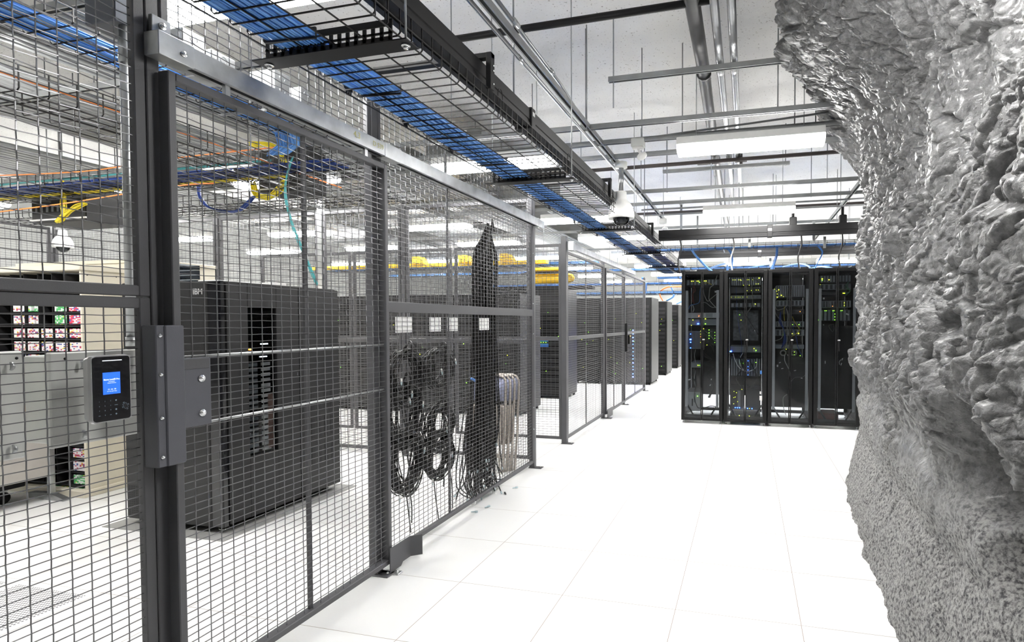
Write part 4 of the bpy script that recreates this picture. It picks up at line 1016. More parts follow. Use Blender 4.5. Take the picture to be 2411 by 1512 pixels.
def led(p, m, s=.006, nm='indicator_light'): return (p, m, s)
def device(ri, xa, xb, za, zb, m, label, leds=(), dep=.55, yo=.115, kind='rack_server', cat='server', grille=0, panels=()):
    y = RY+yo
    t = thing(kind, label+' in '+RN[ri], cat, ((xa+xb)/2, y+dep/2, za), 'equipment mounted in the glass-fronted racks')
    MB().bbox(xa, xb, y, y+dep, za, zb, .003).build('chassis', m, t)
    if grille:
        g = MB(); n = int((xb-xa)/grille)
        for k in range(n): g.box(xa+.012+k*grille, xa+.012+k*grille+grille*.55, y-.003, y, za+.008, zb-.008)
        g.build('front_grille', serv_b if m is not serv_b else serv_g, t)
    for (pa, pb, pc, pd, pm) in panels: MB().box(pa, pb, y-.005, y, pc, pd).build('front_plate', pm, t)
    for i, (px_, pz_, pm, ps) in enumerate(leds):
        ps *= .8; MB().box(px_-ps, px_+ps, y-.008, y-.003, pz_-ps*.7, pz_+ps*.7).build('indicator_light', pm, t)
X1 = lambda c: -.958+.001508*c
X2 = lambda c: -.946+.001463*c
X3 = lambda c: .236+.001425*c
X4 = lambda c: .254+.00136*c
Z7 = lambda c: 2.18-.00151*c
Z8 = lambda c: 2.167-.00144*c
A0, A1 = -.936+.065, -.336-.065+.002
device(0, A0, A1, Z7(115), Z7(55), serv_b, 'topmost black network switch with green lights', [(X1(c), Z7(72), led_y, .006) for c in (105, 122, 158, 172, 228, 245)]+[(X1(183), Z7(84), led_g, .006)], kind='network_switch', cat='switch', grille=.05)
device(0, A0, A1, Z7(428), Z7(378), serv_w, 'pale grey server with slotted right half', [(X1(178), Z7(410), led_o, .004)], panels=[(X1(c), X1(c+8), Z7(420), Z7(384), serv_g) for c in (245, 258, 271, 284, 297)])
device(0, A0, A1, Z7(500), Z7(440), serv_g, 'grey server with one bright blue lamp', [(X1(170), Z7(485), led_b, .011), (X1(240), Z7(437), led_y, .008), (X1(240), Z7(486), led_g, .007), (X1(120), Z7(448), led_y, .005), (X1(106), Z7(500), led_y, .005)])
device(0, A0, X1(200), Z7(728), Z7(560), serv_g, 'bluish module block with a column of blue lamps', [(X1(98), Z7(584), led_b, .005), (X1(98), Z7(638), led_b, .014), (X1(98), Z7(665), led_b, .008), (X1(98), Z7(720), led_b, .006)]+[(X1(195), Z7(c), led_y if c != 610 else led_o, .0045) for c in (556, 584, 610, 665)], kind='module_block', grille=.02)
device(0, X1(222), A1, Z7(700), Z7(535), serv_b, 'black module block with two columns of green lamps', [(X1(275), Z7(c), led_g, .0055) for c in (545, 572, 599, 627)]+[(X1(330), Z7(c), led_g, .0035) for c in (568, 598, 625, 665)]+[(X1(222), Z7(533), led_y, .007), (X1(256), Z7(690), led_y, .005)], kind='module_block')
device(0, X1(102), X1(196), Z7(912), Z7(862), serv_g, 'small grey box on a shelf', [(X1(170), Z7(888), led_y, .005), (X1(186), Z7(888), led_g, .004)], kind='network_box', cat='network box')
device(0, A0, X1(192), Z7(1335), Z7(1148), serv_w, 'white power unit standing on the floor', [(X1(168), Z7(1188), led_g, .005)], kind='power_unit', cat='power supply', panels=[(X1(112), X1(124), Z7(1285), Z7(1215), serv_b), (X1(132), X1(150), Z7(1250), Z7(1160), serv_g)], yo=.10)
B0, B1 = -.33+.09, .274-.09
device(1, B0, B1, Z7(125), Z7(40), serv_b, 'topmost black switch dotted with yellow lights', [(X2(c), Z7(68), led_y, .0035) for c in (505, 525, 560, 575, 640, 655, 690)]+[(X2(752), Z7(55), led_y, .009), (X2(582), Z7(72), led_y, .004)], kind='network_switch', cat='switch', grille=.03)
device(1, B0, B1, Z7(195), Z7(135), serv_b, 'second black switch from the top', [(X2(c), Z7(d), led_y, .004) for c, d in ((725, 109), (745, 109), (605, 120), (660, 122), (725, 167), (745, 167), (680, 170), (640, 172))], kind='network_switch', cat='switch')
device(1, B0, B1, Z7(250), Z7(215), serv_g, 'thin grey patch switch', [(X2(c), Z7(232), led_y, .003) for c in (490, 528, 540, 556, 573, 600, 640)], kind='network_switch', cat='switch', grille=.02)
device(1, B0, B1, Z7(330), Z7(285), serv_b, 'plain black server', [(X2(718), Z7(299), led_y, .006)], grille=.06)
device(1, B0+.03, B1-.03, Z7(650), Z7(352), mat('speckled_grey_panel', (.13, .135, .14), .4, .3, vary=.5, vscale=28), 'large speckled grey blanking panel', [(X2(568), Z7(398), led_g, .004), (X2(582), Z7(450), led_y, .004)], dep=.05, yo=.35, kind='speckled_panel', cat='panel')
device(1, B0, B1, Z7(758), Z7(700), serv_g, 'grey server with a star bright blue lamp', [(X2(487), Z7(750), led_b, .013), (X2(708), Z7(720), led_y, .006), (X2(727), Z7(738), led_g, .006)], panels=[(X2(698), X2(722), Z7(750), Z7(728), serv_w)])
device(1, B0, B1, Z7(985), Z7(815), serv_b, 'black module chassis with tiny blue lamps', [(X2(653), Z7(c), led_b, .003) for c in (838, 893, 925, 972)]+[(X2(578), Z7(862), led_g, .004), (X2(605), Z7(862), led_g, .004), (X2(727), Z7(852), led_g, .005), (X2(632), Z7(1015), led_o, .004)], kind='module_block', grille=.035)
device(1, B0, X2(612), Z7(1305), Z7(1110), serv_b, 'left lower module bank with blue and white lamps', [(X2(c), Z7(1289), led_b, .006) for c in (533, 553, 574)]+[(X2(c), Z7(d), led_y, .0045) for c, d in ((595, 1112), (520, 1133), (544, 1145), (518, 1192), (532, 1187), (555, 1230), (518, 1252))], kind='module_block', panels=[(X2(555), X2(582), Z7(1285), Z7(1125), serv_g)])
device(1, X2(630), B1, Z7(1305), Z7(1110), serv_b, 'right lower module bank with two blue lamps', [(X2(650), Z7(1292), led_b, .006), (X2(692), Z7(1292), led_b, .006), (X2(670), Z7(1292), led_y, .005), (X2(668), Z7(1365), led_y, .007), (X2(668), Z7(1378), led_g, .006)], kind='module_block')
device(1, B0, B1, Z7(1400), Z7(1345), serv_b, 'lowest thin black server', [(X2(572), Z7(1363), led_y, .006), (X2(475), Z7(1403), led_g, .003)])
C0, C1 = .275+.11, .877-.11
for k, (a, b, m, nm, leds, gr) in enumerate([(240, 125, serv_g, 'topmost tall grey server with green lights', [(X3(c), Z8(d), led_y, s_) for c, d, s_ in ((90, 160, .004), (110, 180, .004), (130, 167, .007), (117, 208, .005), (155, 222, .008), (118, 240, .010), (175, 235, .003))], .03),
        (327, 272, serv_g, 'second grey server below the top one', [(X3(88), Z8(305), led_y, .003)], .05), (405, 360, serv_b, 'black server with one orange lamp', [(X3(332), Z8(382), led_o, .005)], 0),
        (530, 478, serv_g, 'grey server with two green lamps', [(X3(322), Z8(508), led_g, .006), (X3(263), Z8(508), led_g, .004)], .04), (618, 558, serv_g, 'lower grey server with bright green lamps', [(X3(260), Z8(597), led_y, .006), (X3(320), Z8(595), led_y, .008), (X3(172), Z8(607), led_g, .004)], .06),
        (745, 705, serv_g, 'thin grey server above the coiled white cords', [(X3(205), Z8(750), led_y, .004), (X3(282), Z8(776), led_g, .006), (X3(282), Z8(803), led_g, .005), (X3(336), Z8(811), led_g, .005), (X3(192), Z8(801), led_g, .004)], 0)]):
    device(2, C0, C1, Z8(a), Z8(b), m, nm, leds, grille=gr)
D0, D1 = .880+.085, 1.482-.115
for k, (a, b, m, nm, leds, gr) in enumerate([(105, 35, serv_b, 'topmost black switch with two pale ports', [(X4(545), Z8(68), led_y, .008), (X4(545), Z8(82), led_g, .006), (X4(610), Z8(79), led_y, .007), (X4(606), Z8(79), led_o, .003)], .04),
        (175, 120, serv_g, 'thin grey server second from the top', [(X4(526), Z8(122), led_y, .003)], .06), (225, 190, serv_b, 'thin black server with a lime lamp', [(X4(745), Z8(209), led_y, .007), (X4(757), Z8(209), led_y, .007)], 0),
        (345, 280, serv_g, 'grey server with narrow slots', [(X4(756), Z8(301), led_y, .004), (X4(756), Z8(327), led_y, .004), (X4(645), Z8(332), led_o, .004), (X4(521), Z8(343), led_y, .003)], .035),
        (475, 365, serv_b, 'black module block with bright green lamps', [(X4(533), Z8(408), led_g, .010), (X4(525), Z8(434), led_y, .006), (X4(518), Z8(464), led_g, .011)]+[(X4(668), Z8(c), led_g, .0045) for c in (407, 434, 463)]+[(X4(c), Z8(375), led_g, .004) for c in (573, 588, 650, 662, 725, 738)], .05)]):
    device(3, D0, D1, Z8(a), Z8(b), m, nm, leds, grille=gr)
for ri, (a, b, zt) in enumerate([(C0-.05, C1+.05, Z8(830)), (D0-.03, D1+.05, Z8(520))]):
    o = MB().box(a, b, RY+.16, RY+.165, .26, zt).build('blanking_plate', dark_in); tag(o, 'matt black blanking plate filling the lower part of '+RN[ri+2], 'panel')
tag(MB().bbox(D0-.01, D0+.26, RY+.12, RY+.5, .09, .20, .01).build('storage_box', red_in), 'dark red box on the floor of the fourth glass rack', 'box')
def rcable(pts, m, label, r=.0045, yo=.075, cat='cable', nm='patch_cable', n=1, seed=1, group='loose cables inside the glass-fronted racks'):
    rs = random.Random(seed); mb = MB()
    for k in range(n):
        o = rs.uniform(-.02, .02), rs.uniform(-.02, .02)
        mb.tube(smooth([(x+o[0]*(i % 2), RY+yo+.02*math.sin(i*2+k), z+o[1]*(i % 2)) for i, (x, z) in enumerate(pts)], 6), r, 5)
    return tag(mb.build(nm, m), label, cat, group)
def W1(*c): return [(X1(a), Z7(b)) for a, b in c]
def W2(*c): return [(X2(a), Z7(b)) for a, b in c]
def W3(*c): return [(X3(a), Z8(b)) for a, b in c]
def W4(*c): return [(X4(a), Z8(b)) for a, b in c]
rcable(W1((357, 10), (350, 60), (320, 110), (295, 150), (275, 210), (290, 270), (345, 335)), grey_c, 'thick pale cable falling from the top right inside the leftmost glass rack', .006)
rcable(W1((220, 155), (240, 220), (262, 268), (300, 255), (345, 200)), grey_c, 'pale cable arching to a white plug inside the leftmost glass rack', .005)
rcable(W1((205, 285), (250, 290), (300, 325), (350, 335)), grey_c, 'pale cable curving low right of the leftmost glass rack door gap', .0045)
rcable(W1((195, 130), (196, 200), (180, 280), (110, 315), (80, 342)), blue_c, 'blue and grey cable hanging in the left half of the leftmost glass rack', .0045)
rcable(W1((118, 300), (140, 350), (122, 372)), white_c, 'short white hooked cable in the left half of the leftmost glass rack', .0045)
rcable(W1((130, 110), (135, 160), (122, 200), (125, 290)), mat('dark_red_cable', (.25, .03, .02), .5), 'dark red cable at the upper left inside the leftmost glass rack', .004, n=2)
rcable(W1((232, 95), (270, 100), (300, 110)), yellow_c, 'short yellow cable near the top of the leftmost glass rack', .0045)
rcable(W1((245, 560), (290, 600), (325, 640), (350, 655)), grey_c, 'thin pale cable right of the green lamps in the leftmost glass rack', .0035)
rcable(W1((148, 735), (148, 800), (147, 860)), white_c, 'straight white cord above the small grey box in the leftmost rack', .003)
rcable(W1((150, 935), (148, 1020), (147, 1100)), white_c, 'straight white cord below the small grey box in the leftmost rack', .004)
rcable(W1((90, 990), (125, 1000), (150, 1060), (148, 1200), (165, 1290), (200, 1310)), black_c, 'black power cord looping down to the white power unit', .006)
rcable(W1((220, 760), (250, 800), (300, 830), (240, 870), (330, 900), (260, 960), (320, 1080), (280, 1190)), black_c, 'tangle of black cords right of the leftmost rack door gap', .005, n=6, seed=4, cat='cable tangle')
rcable(W1((210, 560), (250, 620), (230, 700), (300, 690), (330, 770)), black_c, 'tangle of thin black cords over the green lamps in the leftmost rack', .004, n=5, seed=5, cat='cable tangle')
rcable(W1((210, 1310), (300, 1290), (365, 1285)), black_c, 'black cord over the floor opening of the leftmost rack', .006)
rcable(W2((685, 60), (695, 150), (690, 300), (655, 385), (640, 420), (655, 560), (650, 655)), grey_c, 'long pale cable falling over the speckled panel in the second rack', .005)
rcable(W2((710, 62), (750, 80), (758, 150)), grey_c, 'short pale cable at the top right of the second rack', .004)
rcable(W2((535, 140), (560, 420), (585, 640), (600, 720), (580, 820)), blue_d, 'thin dark blue cable down the left of the second rack', .003)
rcable(W2((605, 760), (580, 840), (600, 910), (660, 945), (725, 900), (745, 820)), white_c, 'white cable forming a big U in the second rack', .006)
rcable(W2((510, 770), (535, 830), (560, 890), (620, 940)), white_c, 'white cable sloping from the blue lamp in the second rack', .006)
rcable(W2((640, 420), (700, 510), (750, 590)), black_c, 'black cord crossing the speckled panel rightwards', .005)
rcable(W2((580, 345), (620, 390), (640, 420)), black_c, 'black cord crossing the speckled panel from the upper left', .004)
rcable(W2((500, 1310), (545, 1400), (640, 1350), (700, 1420)), black_c, 'black cords along the bottom of the second rack', .005, n=4, seed=9, cat='cable tangle')
rcable(W2((560, 780), (600, 900), (540, 1000), (600, 1100)), black_c, 'tangle of black cords in the left half of the second rack', .004, n=5, seed=11, cat='cable tangle')
rcable(W2((665, 820), (700, 900), (740, 1000), (680, 1090)), black_c, 'tangle of black cords in the right half of the second rack', .004, n=5, seed=12, cat='cable tangle')
rcable(W3((125, 240), (98, 300), (110, 360), (150, 372), (200, 330), (220, 230), (215, 150)), grey_c, 'pale cable loop at the upper left of the third rack', .006)
rcable(W3((95, 380), (130, 440), (165, 480), (180, 560), (160, 640), (90, 680)), grey_c, 'pale cable sweeping left in the third rack', .005)
rcable(W3((200, 350), (225, 420), (210, 520), (215, 680), (180, 760)), grey_c, 'pale cable beside the door gap of the third rack', .006, n=2, seed=3)
rcable(W3((150, 380), (145, 470), (180, 560), (190, 660), (160, 740)), blue_d, 'bundle of dark blue cables in the left half of the third rack', .005, n=8, seed=14, cat='cable bundle')
rcable(W3((185, 330), (190, 400), (185, 470)), yellow_c, 'short yellow cable amid the blue ones in the third rack', .004)
rcable(W3((258, 430), (290, 490), (325, 560), (300, 610), (255, 625)), yellow_c, 'yellow cable curving in the right half of the third rack', .004)
rcable(W3((260, 520), (285, 620), (310, 720), (335, 790)), blue_d, 'dark blue cables in the right half of the third rack', .004, n=3, seed=15)
rcable(W3((190, 810), (205, 880), (235, 960), (242, 1060), (236, 1100)), white_c, 'white cable running down the door gap of the third rack', .005)
rcable(W3((215, 1190), (190, 1240), (185, 1330), (215, 1400)), grey_c, 'pale cable at the lower left of the third rack', .005)
rcable(W3((250, 1065), (300, 1035), (370, 1010), (405, 950)), grey_c, 'thin cable rising right at the lower third rack', .003)
for k, (a, b) in enumerate([(175, 785), (275, 785)]):
    mb = MB()
    for q in range(4): mb.tube([(X3(a)+(.030+.004*q)*math.cos(v), RY+.08+.004*q, Z8(b)+(.030+.004*q)*math.sin(v)) for v in [2*pi*i/16 for i in range(16)]], .004, 5, closed=True)
    tag(mb.build('cord_coil', grey_c), ['left', 'right'][k]+' of two small coiled pale cords in the third rack', 'cord coil')
rcable(W4((745, 830), (725, 870), (712, 890)), white_c, 'white tagged plug cord hanging in the fourth rack', .005)
rcable(W4((810, 830), (760, 835), (720, 880), (740, 1000)), black_c, 'thin black loop at the right of the fourth rack', .004)
rcable(W4((790, 100), (770, 150), (805, 190), (760, 220)), mat('green_cable', (.10, .22, .16), .5), 'small tangle of dark green cables at the upper right of the fourth rack', .004, n=5, seed=17, cat='cable tangle')
rcable(W4((650, 505), (620, 530), (640, 575), (668, 560), (655, 505)), grey_c, 'faint grey cable loop below the green lamps in the fourth rack', .002)
tags = [(X3(122), Z8(912), .012, .018, 0), (X3(145), Z8(880), .014, .006, .5), (X3(168), Z8(938), .018, .006, .2), (X3(287), Z8(955), .018, .006, .25), (X3(350), Z8(1028), .014, .006, 0), (X4(577), Z8(870), .006, .024, 0), (X4(738), Z8(840), .005, .018, -.5), (X4(729), Z8(886), .006, .022, -.4), (X4(782), Z8(410), .024, .012, -.4), (X4(558), Z8(511), .010, .005, -.4), (X4(558), Z8(258), .012, .014, .2), (X1(338), Z7(178), .018, .015, 0), (X1(90), Z7(1027), .022, .010, .2), (X2(773), Z7(1180), .022, .042, 0), (X2(769), Z7(1130), .012, .024, 0), (X2(714), Z7(550), .006, .012, .2), (X1(300), Z7(1020), .008, .014, -.4), (X1(290), Z7(1075), .008, .016, -.5)]
tl = ['largest white cable tag low in the third rack', 'tilted tag left of the door gap in the third rack', 'flat white tag beside the largest tag in the third rack', 'white tag in the lower right half of the third rack', 'small white connector at the right edge of the third rack', 'upright white tag in the left half of the fourth rack', 'upper slanted tag in the right half of the fourth rack', 'lower slanted tag in the right half of the fourth rack', 'crumpled white label beside the green lamps of the fourth rack', 'small tag just under the green lamps of the fourth rack', 'white plug near the top of the fourth rack', 'white connector block at the upper right of the leftmost rack', 'white plug above the white power unit in the leftmost rack', 'larger white sticker low on the second rack door', 'smaller white sticker low on the second rack door', 'small white tag on the speckled panel of the second rack', 'upper white tag among black cords of the leftmost rack', 'lower white tag among black cords of the leftmost rack']
for (x, z, a, b, rot), lb in zip(tags, tl):
    cs, sn = math.cos(rot), math.sin(rot); mb = MB(); yy = RY+(.068 if 'door' not in lb or 'gap' in lb else .0)-(.0 if 'sticker' not in lb else .003)
    mb.prism([(x+u*a*cs-v*b*sn, z+u*a*sn+v*b*cs) for u, v in ((-.8, -.8), (.8, -.8), (.8, .8), (-.8, .8))], 1, yy, yy+.002)
    tag(mb.build('cable_tag', paper), lb, 'tag', 'white tags and labels in the glass-fronted racks')
tag(MB().box(X2(765), X2(781), RY-.004, RY-.001, Z7(955), Z7(922)).build('door_sticker', blue_c), 'small blue sticker low on the right door of the second rack', 'sticker')

# overhead at the rack row
busway('x', -1.30, 2.6, 8.60, 2.70, .10, .15, 'black busway crossing above the glass-fronted rack row', (.30,))
busway('x', -1.25, 2.6, 10.75, 2.66, .10, .14, 'second black busway parallel behind the first, over the racks', (.2,))
busway('x', -1.1, 2.6, 12.9, 2.55, .10, .14, 'third black busway, farthest back over the racks', (.5,))
basket('', 'x', -1.35, 2.6, 8.98, 9.28, 2.60, .07, 'black wire basket tray with blue cable above the glass-fronted racks', px=.12, pl=3, group='wire basket trays over the racks')
cables('x', -1.5, 2.55, 9.02, 9.22, 2.605, 26, blue_c, 'blue cable bundle on the tray above the glass-fronted racks', m2=blue_l, seed=21, group='blue cable bundles over the racks')
basket('', 'x', -1.35, 2.6, 11.2, 11.5, 2.50, .07, 'second wire basket tray with blue cable behind the rack row', px=.14, pl=3, group='wire basket trays over the racks')
cables('x', -1.4, 2.55, 11.22, 11.45, 2.505, 24, blue_l, 'blue cable bundle on the second tray behind the rack row', seed=22, group='blue cable bundles over the racks')
cables('x', -1.5, 2.3, 9.7, 9.9, 2.22, 18, blue_l, 'blue cable bundle lying just behind the rack tops', seed=23, group='blue cable bundles over the racks')
for k, (x, z0_, z1_, y) in enumerate([(.02, 2.60, 2.80, 8.93), (.93, 2.62, 2.95, 8.93), (1.08, 2.55, 2.72, 8.93), (.40, 2.50, 2.66, 11.1)]):
    tag(MB().bbox(x-.02, x+.02, y, y+.012, z0_, z1_, .002).build('tray_hanger', galv), 'galvanised flat hanger of the rack tray, '+['near the left racks', 'near the right racks', 'close to the rock', 'on the second tray'][k], 'hanger', 'galvanised tray hangers over the racks')
def drop(pts, m, label, r=.006, n=5, seed=1):
    rs = random.Random(seed); mb = MB()
    for k in range(n):
        o = Vector((rs.uniform(-.014, .014), rs.uniform(-.02, .02), rs.uniform(-.01, .01)))
        mb.tube([p+o for p in smooth(pts, 6)], r, 5)
    return tag(mb.build('cable_drop', m), label, 'cable drop', 'cables dropping from trays into the racks')
drop([(-.86, 9.0, 2.62), (-.78, 8.95, 2.50), (-.62, 8.9, 2.32), (-.50, 8.85, 2.22)], blue_l, 'thick blue cable bundle slanting down into the leftmost glass rack', n=9, seed=1)
drop([(-.75, 11.2, 2.50), (-.45, 10.2, 2.48), (-.32, 9.2, 2.38), (-.31, 9.0, 2.22)], blue_l, 'blue cable arching down between the first two glass racks', seed=2)
drop([(-.30, 9.0, 2.60), (-.24, 8.95, 2.50), (-.235, 8.9, 2.22)], blue_c, 'blue cable falling straight into the second glass rack', seed=3)
drop([(.02, 11.2, 2.50), (.28, 10.2, 2.45), (.36, 9.2, 2.35), (.37, 9.0, 2.22)], blue_l, 'blue cable arching down into the third glass rack, left side', seed=4)
drop([(.42, 9.0, 2.60), (.41, 8.95, 2.45), (.33, 8.9, 2.22)], blue_c, 'pair of blue cables falling into the third glass rack', seed=5)
drop([(.62, 11.2, 2.50), (.80, 10.2, 2.45), (.88, 9.2, 2.32), (.89, 9.0, 2.22)], blue_l, 'blue cable arching down between the third and fourth racks', seed=6)
drop([(.98, 9.0, 2.62), (1.06, 8.95, 2.50), (1.0, 8.9, 2.35), (.93, 8.9, 2.22)], blue_c, 'blue cable curling left into the fourth glass rack', n=3, seed=7)
drop([(1.05, 11.2, 2.45), (1.2, 10.2, 2.40), (1.30, 9.0, 2.22)], blue_l, 'short blue cable behind the curled one at the fourth rack', n=3, seed=8)
drop([(1.56, 9.0, 2.62), (1.62, 8.95, 2.50), (1.58, 8.9, 2.35), (1.50, 8.9, 2.22)], blue_c, 'blue cable curling down beside the rock', n=3, seed=9)
for k, (x, y) in enumerate([(.73, 8.75), (1.28, 8.75), (-.22, 8.72), (-1.0, 8.72)]):
    drop([(x, y-.06, 2.85-(.1 if k > 1 else 0)), (x+.03, y, 2.6), (x-.02, y, 2.4), (x+.01, y, 2.21)], black_c if k != 2 else grey_c, ['black power whip into the third glass rack', 'black power whip into the fourth glass rack', 'grey power whip into the second glass rack', 'black power whip left of the first glass rack'][k], r=.012, n=1)
for k, x in enumerate((.62, 1.28)): tag(MB().bbox(x-.05, x+.05, 8.60, 8.72, 2.85, 2.97, .01).cyl((x, 8.66, 2.95), (x, 8.66, 3.1), .02, 8).build('power_box', blackm), ['left', 'right'][k]+' black tap-off box standing on the rack busway', 'power box', 'tap-off boxes on the busway')
# ------------------------------------------------------------------ back fence of the first cage and the second cage
def far_panel(axis, c, a0, a1, z0, z1, label, mid=(1.25, 1.30), r=.0019, stiff=(), grp='farther mesh fence panels'):
    return panel(axis, c, a0, a1, z0, z1, label, stiff=stiff, crimp=0, mid=mid, r=r, n=3, group=grp, fw=.035)
BYF = 5.52
names = ['at its right end behind the folding chairs', 'second from the right end', 'third from the right end, behind the storage cabinet', 'fourth from the right end', 'at the left corner']
xs = [-2.14, -3.65, -4.72, -6.2, -7.6, -8.95]
for i in range(5): far_panel('x', BYF, xs[i+1]+.03, xs[i]-.03, .05, 2.74, 'mesh panel of the cage back fence, '+names[i])
for i, x in enumerate(xs[1:]): post(x, BYF, 2.86 if i == 1 else 2.78, ['slim grey post of the back fence behind the cable coils', 'bright galvanised post standing right behind the storage cabinet', 'grey post of the back fence behind the cabinet', 'grey post of the back fence above the cream rack', 'corner post of the back fence at far left'][i], w=.06 if i == 1 else .045, m=galv if i == 1 else None)
far_panel('y', -8.95, 2.6, 5.48, .05, 2.74, 'mesh panel of the left cage side, farther one')
far_panel('y', -8.95, -.4, 2.56, .05, 2.74, 'mesh panel of the left cage side, nearer one')
CX = -2.14
post(CX, 6.56, 2.50, 'front corner post of the second mesh cage across the gap', w=.065)
post(CX, 8.45, 2.42, 'second post of the farther mesh cage beside its gate', w=.05)
post(CX, 9.93, 2.40, 'third post of the farther mesh cage past its gate', w=.05)
post(CX, 12.05, 2.42, 'last post of the farther mesh cage before the open racks', w=.05)
far_panel('y', CX+.01, 6.60, 8.42, .05, 2.34, 'first panel of the farther cage beside its corner post', stiff=(7.5,))
far_panel('y', CX+.03, 8.49, 9.90, .05, 2.30, 'sliding gate panel of the farther cage', stiff=(9.1,))
far_panel('y', CX+.01, 9.96, 12.02, .05, 2.36, 'last panel of the farther cage with blue lights behind it', stiff=(11,))
far_panel('x', 6.56, -3.6, CX-.035, .05, 2.42, 'front mesh panel of the second cage seen through the gap')
far_panel('x', 6.56, -5.1, -3.64, .05, 2.42, 'front mesh panel of the second cage behind the cable coils')
far_panel('x', 6.56, -6.6, -5.14, .05, 2.42, 'front mesh panel of the second cage behind the storage cabinet')
t = thing('gate_track', 'shorter galvanised overhead track on the farther mesh cage', 'track', (CX+.07, 8.3, 2.36))
MB().prism([(CX+.045, 2.36), (CX+.095, 2.36), (CX+.095, 2.43), (CX+.045, 2.43)], 1, 6.62, 10.6).build('rail', galv, t)
MB().bbox(CX+.03, CX+.11, 6.58, 6.66, 2.34, 2.45, .002).build('mounting_bracket', galv, t)
t = thing('gate_floor_guide', 'grey guide plate at the foot of the farther gate', 'guide plate', (CX+.1, 8.55, 0))
MB().bbox(CX+.075, CX+.085, 8.42, 8.75, .01, .14, .002).build('guide_plate', fence_m, t)
MB().bbox(CX-.02, CX+.14, 8.40, 8.50, 0, .008, .002).build('foot', fence_m, t)
t = thing('gate_lock', 'black lock with red light on the farther mesh gate', 'lock', (CX+.07, 9.95, 1.0))
MB().bbox(CX+.045, CX+.09, 9.85, 9.89, .95, 1.45, .004).build('pull_bar', blackm, t)
MB().bbox(CX+.045, CX+.10, 10.02, 10.10, 1.08, 1.24, .006).build('reader_body', blackm, t)
MB().box(CX+.10, CX+.103, 10.05, 10.07, 1.215, 1.23).build('red_light', led_o, t)

# ------------------------------------------------------------------ plain black rack rows
def plain_rack(x0, y0, w_, d, h, label, seed, side=rackside, first={}, blue=False, leds=True, grp='plain black server racks'):
    rs = random.Random(seed); x1 = x0+w_-.006
    t = thing('server_rack', label, 'server rack', ((x0+x1)/2, y0+d/2, 0), grp)
    MB().bbox(x0, x1, y0+.04, y0+d, .05, h, .004).build('rack_body', side, t)
    m = (x0+x1)/2
    dr = MB().bbox(x0+.01, x1-.01, y0, y0+.038, .06, h-.01, .004).build('door', blackrack, t)
    mb = MB()
    for k in range(16): mb.box(x0+.06, x1-.06, y0-.003, y0, .12+k*(h-.25)/16, .12+(k+.55)*(h-.25)/16)
    mb.build('door_perforation', dark_in, dr)
    if leds:
        for nm, mm, n in (('green_lights', led_g, 3), ('yellow_lights', led_y, 3)):
            for k in range(n):
                x = x0+.10+rs.random()*(w_-.22); z = .25+rs.random()*(h-.6); MB().box(x-.0045, x+.0045, y0-.008, y0-.004, z-.003, z+.003).build('indicator_light', mm, t)
    if blue:
        for k in range(14):
            z = .18+k*.085+rs.uniform(-.01, .01); s = .011 if rs.random() < .5 else .007
            MB().box(blue-s, blue+s, y0-.008, y0-.004, z-s, z+s).build('blue_light', led_b, t)
    for xa in (x0+.05, x1-.05):
        for ya in (y0+.06, y0+d-.06): MB().cyl((xa, ya, 0), (xa, ya, .055), .022, 8).build('foot', blackm, t)
    return t
pos = ['its right end', 'second from its right end', 'third from its right end', 'fourth from its right end', 'fifth from its right end', 'sixth from its right end', 'seventh from its right end', 'eighth from its right end']
for k in range(8): plain_rack(-3.43-.62*(k+1), 8.25, .62, .95, 1.93, 'black rack in the row behind both cages, '+pos[k], 100+k)
for k in range(2): plain_rack(-3.35-.80*(k+1), 10.35, .80, .75, 2.10, ['black rack with blue unit seen through the gap between the cages', 'black rack left of the one with the blue unit'][k], 120+k)
t = thing('network_appliance', 'blue fronted unit in the black rack seen between the cages', 'appliance', (-3.85, 10.32, 1.1))
MB().bbox(-4.08, -3.70, 10.33, 10.346, 1.10, 1.17, .003).build('upper_module', serv_blue, t); MB().bbox(-4.08, -3.70, 10.33, 10.346, 1.00, 1.06, .003).build('lower_module', serv_blue, t)
for k in range(6): MB().box(-4.0+k*.05, -3.99+k*.05, 10.322, 10.329, 1.08, 1.09).build('indicator_light', led_g, t)
for row, (y, h, xr, nm) in enumerate([(13.15, 2.05, -2.16, 'nearest'), (15.65, 2.05, -2.14, 'middle'), (18.15, 2.03, -2.12, 'farthest')]):
    n = 3 if row == 0 else 1
    for k in range(n): plain_rack(xr-.62*(k+1), y, .62, 1.1, h, 'black rack in the %s open row past the cage, %s' % (nm, ['at its aisle end', 'second from the aisle', 'third from the aisle'][k]), 140+row*5+k, blue=(-2.60 if (row == 0 and k == 0) else False))
# ------------------------------------------------------------------ yellow fibre ducts and far trays
t = thing('fibre_duct', 'long yellow fibre duct running over the black rack row', 'fibre duct', (-5.2, 8.5, 2.38))
MB().bbox(-7.4, -3.05, 8.42, 8.56, 2.395, 2.455, .008).build('duct', yellow_m, t)
for x in (-5.30, -4.45, -3.72): MB().prism([(x-.10, 2.45), (x+.12, 2.45), (x+.08, 2.52), (x+.03, 2.565), (x-.10, 2.565)], 1, 8.40, 8.58).build('drop_box', yellow_m, t)
t = thing('fibre_duct', 'thick yellow fibre duct with rounded end seen between the two cages', 'fibre duct', (-2.95, 8.5, 2.10))
MB().tube([(-3.30, 8.5, 2.16), (-2.70, 8.5, 2.16), (-2.64, 8.5, 2.165), (-2.61, 8.5, 2.17)], [.075, .075, .06, .02], 14).build('duct', yellow_m, t)
MB().bbox(-3.28, -2.82, 8.42, 8.6, 2.27, 2.33, .02).build('upper_duct', yellow_m, t)
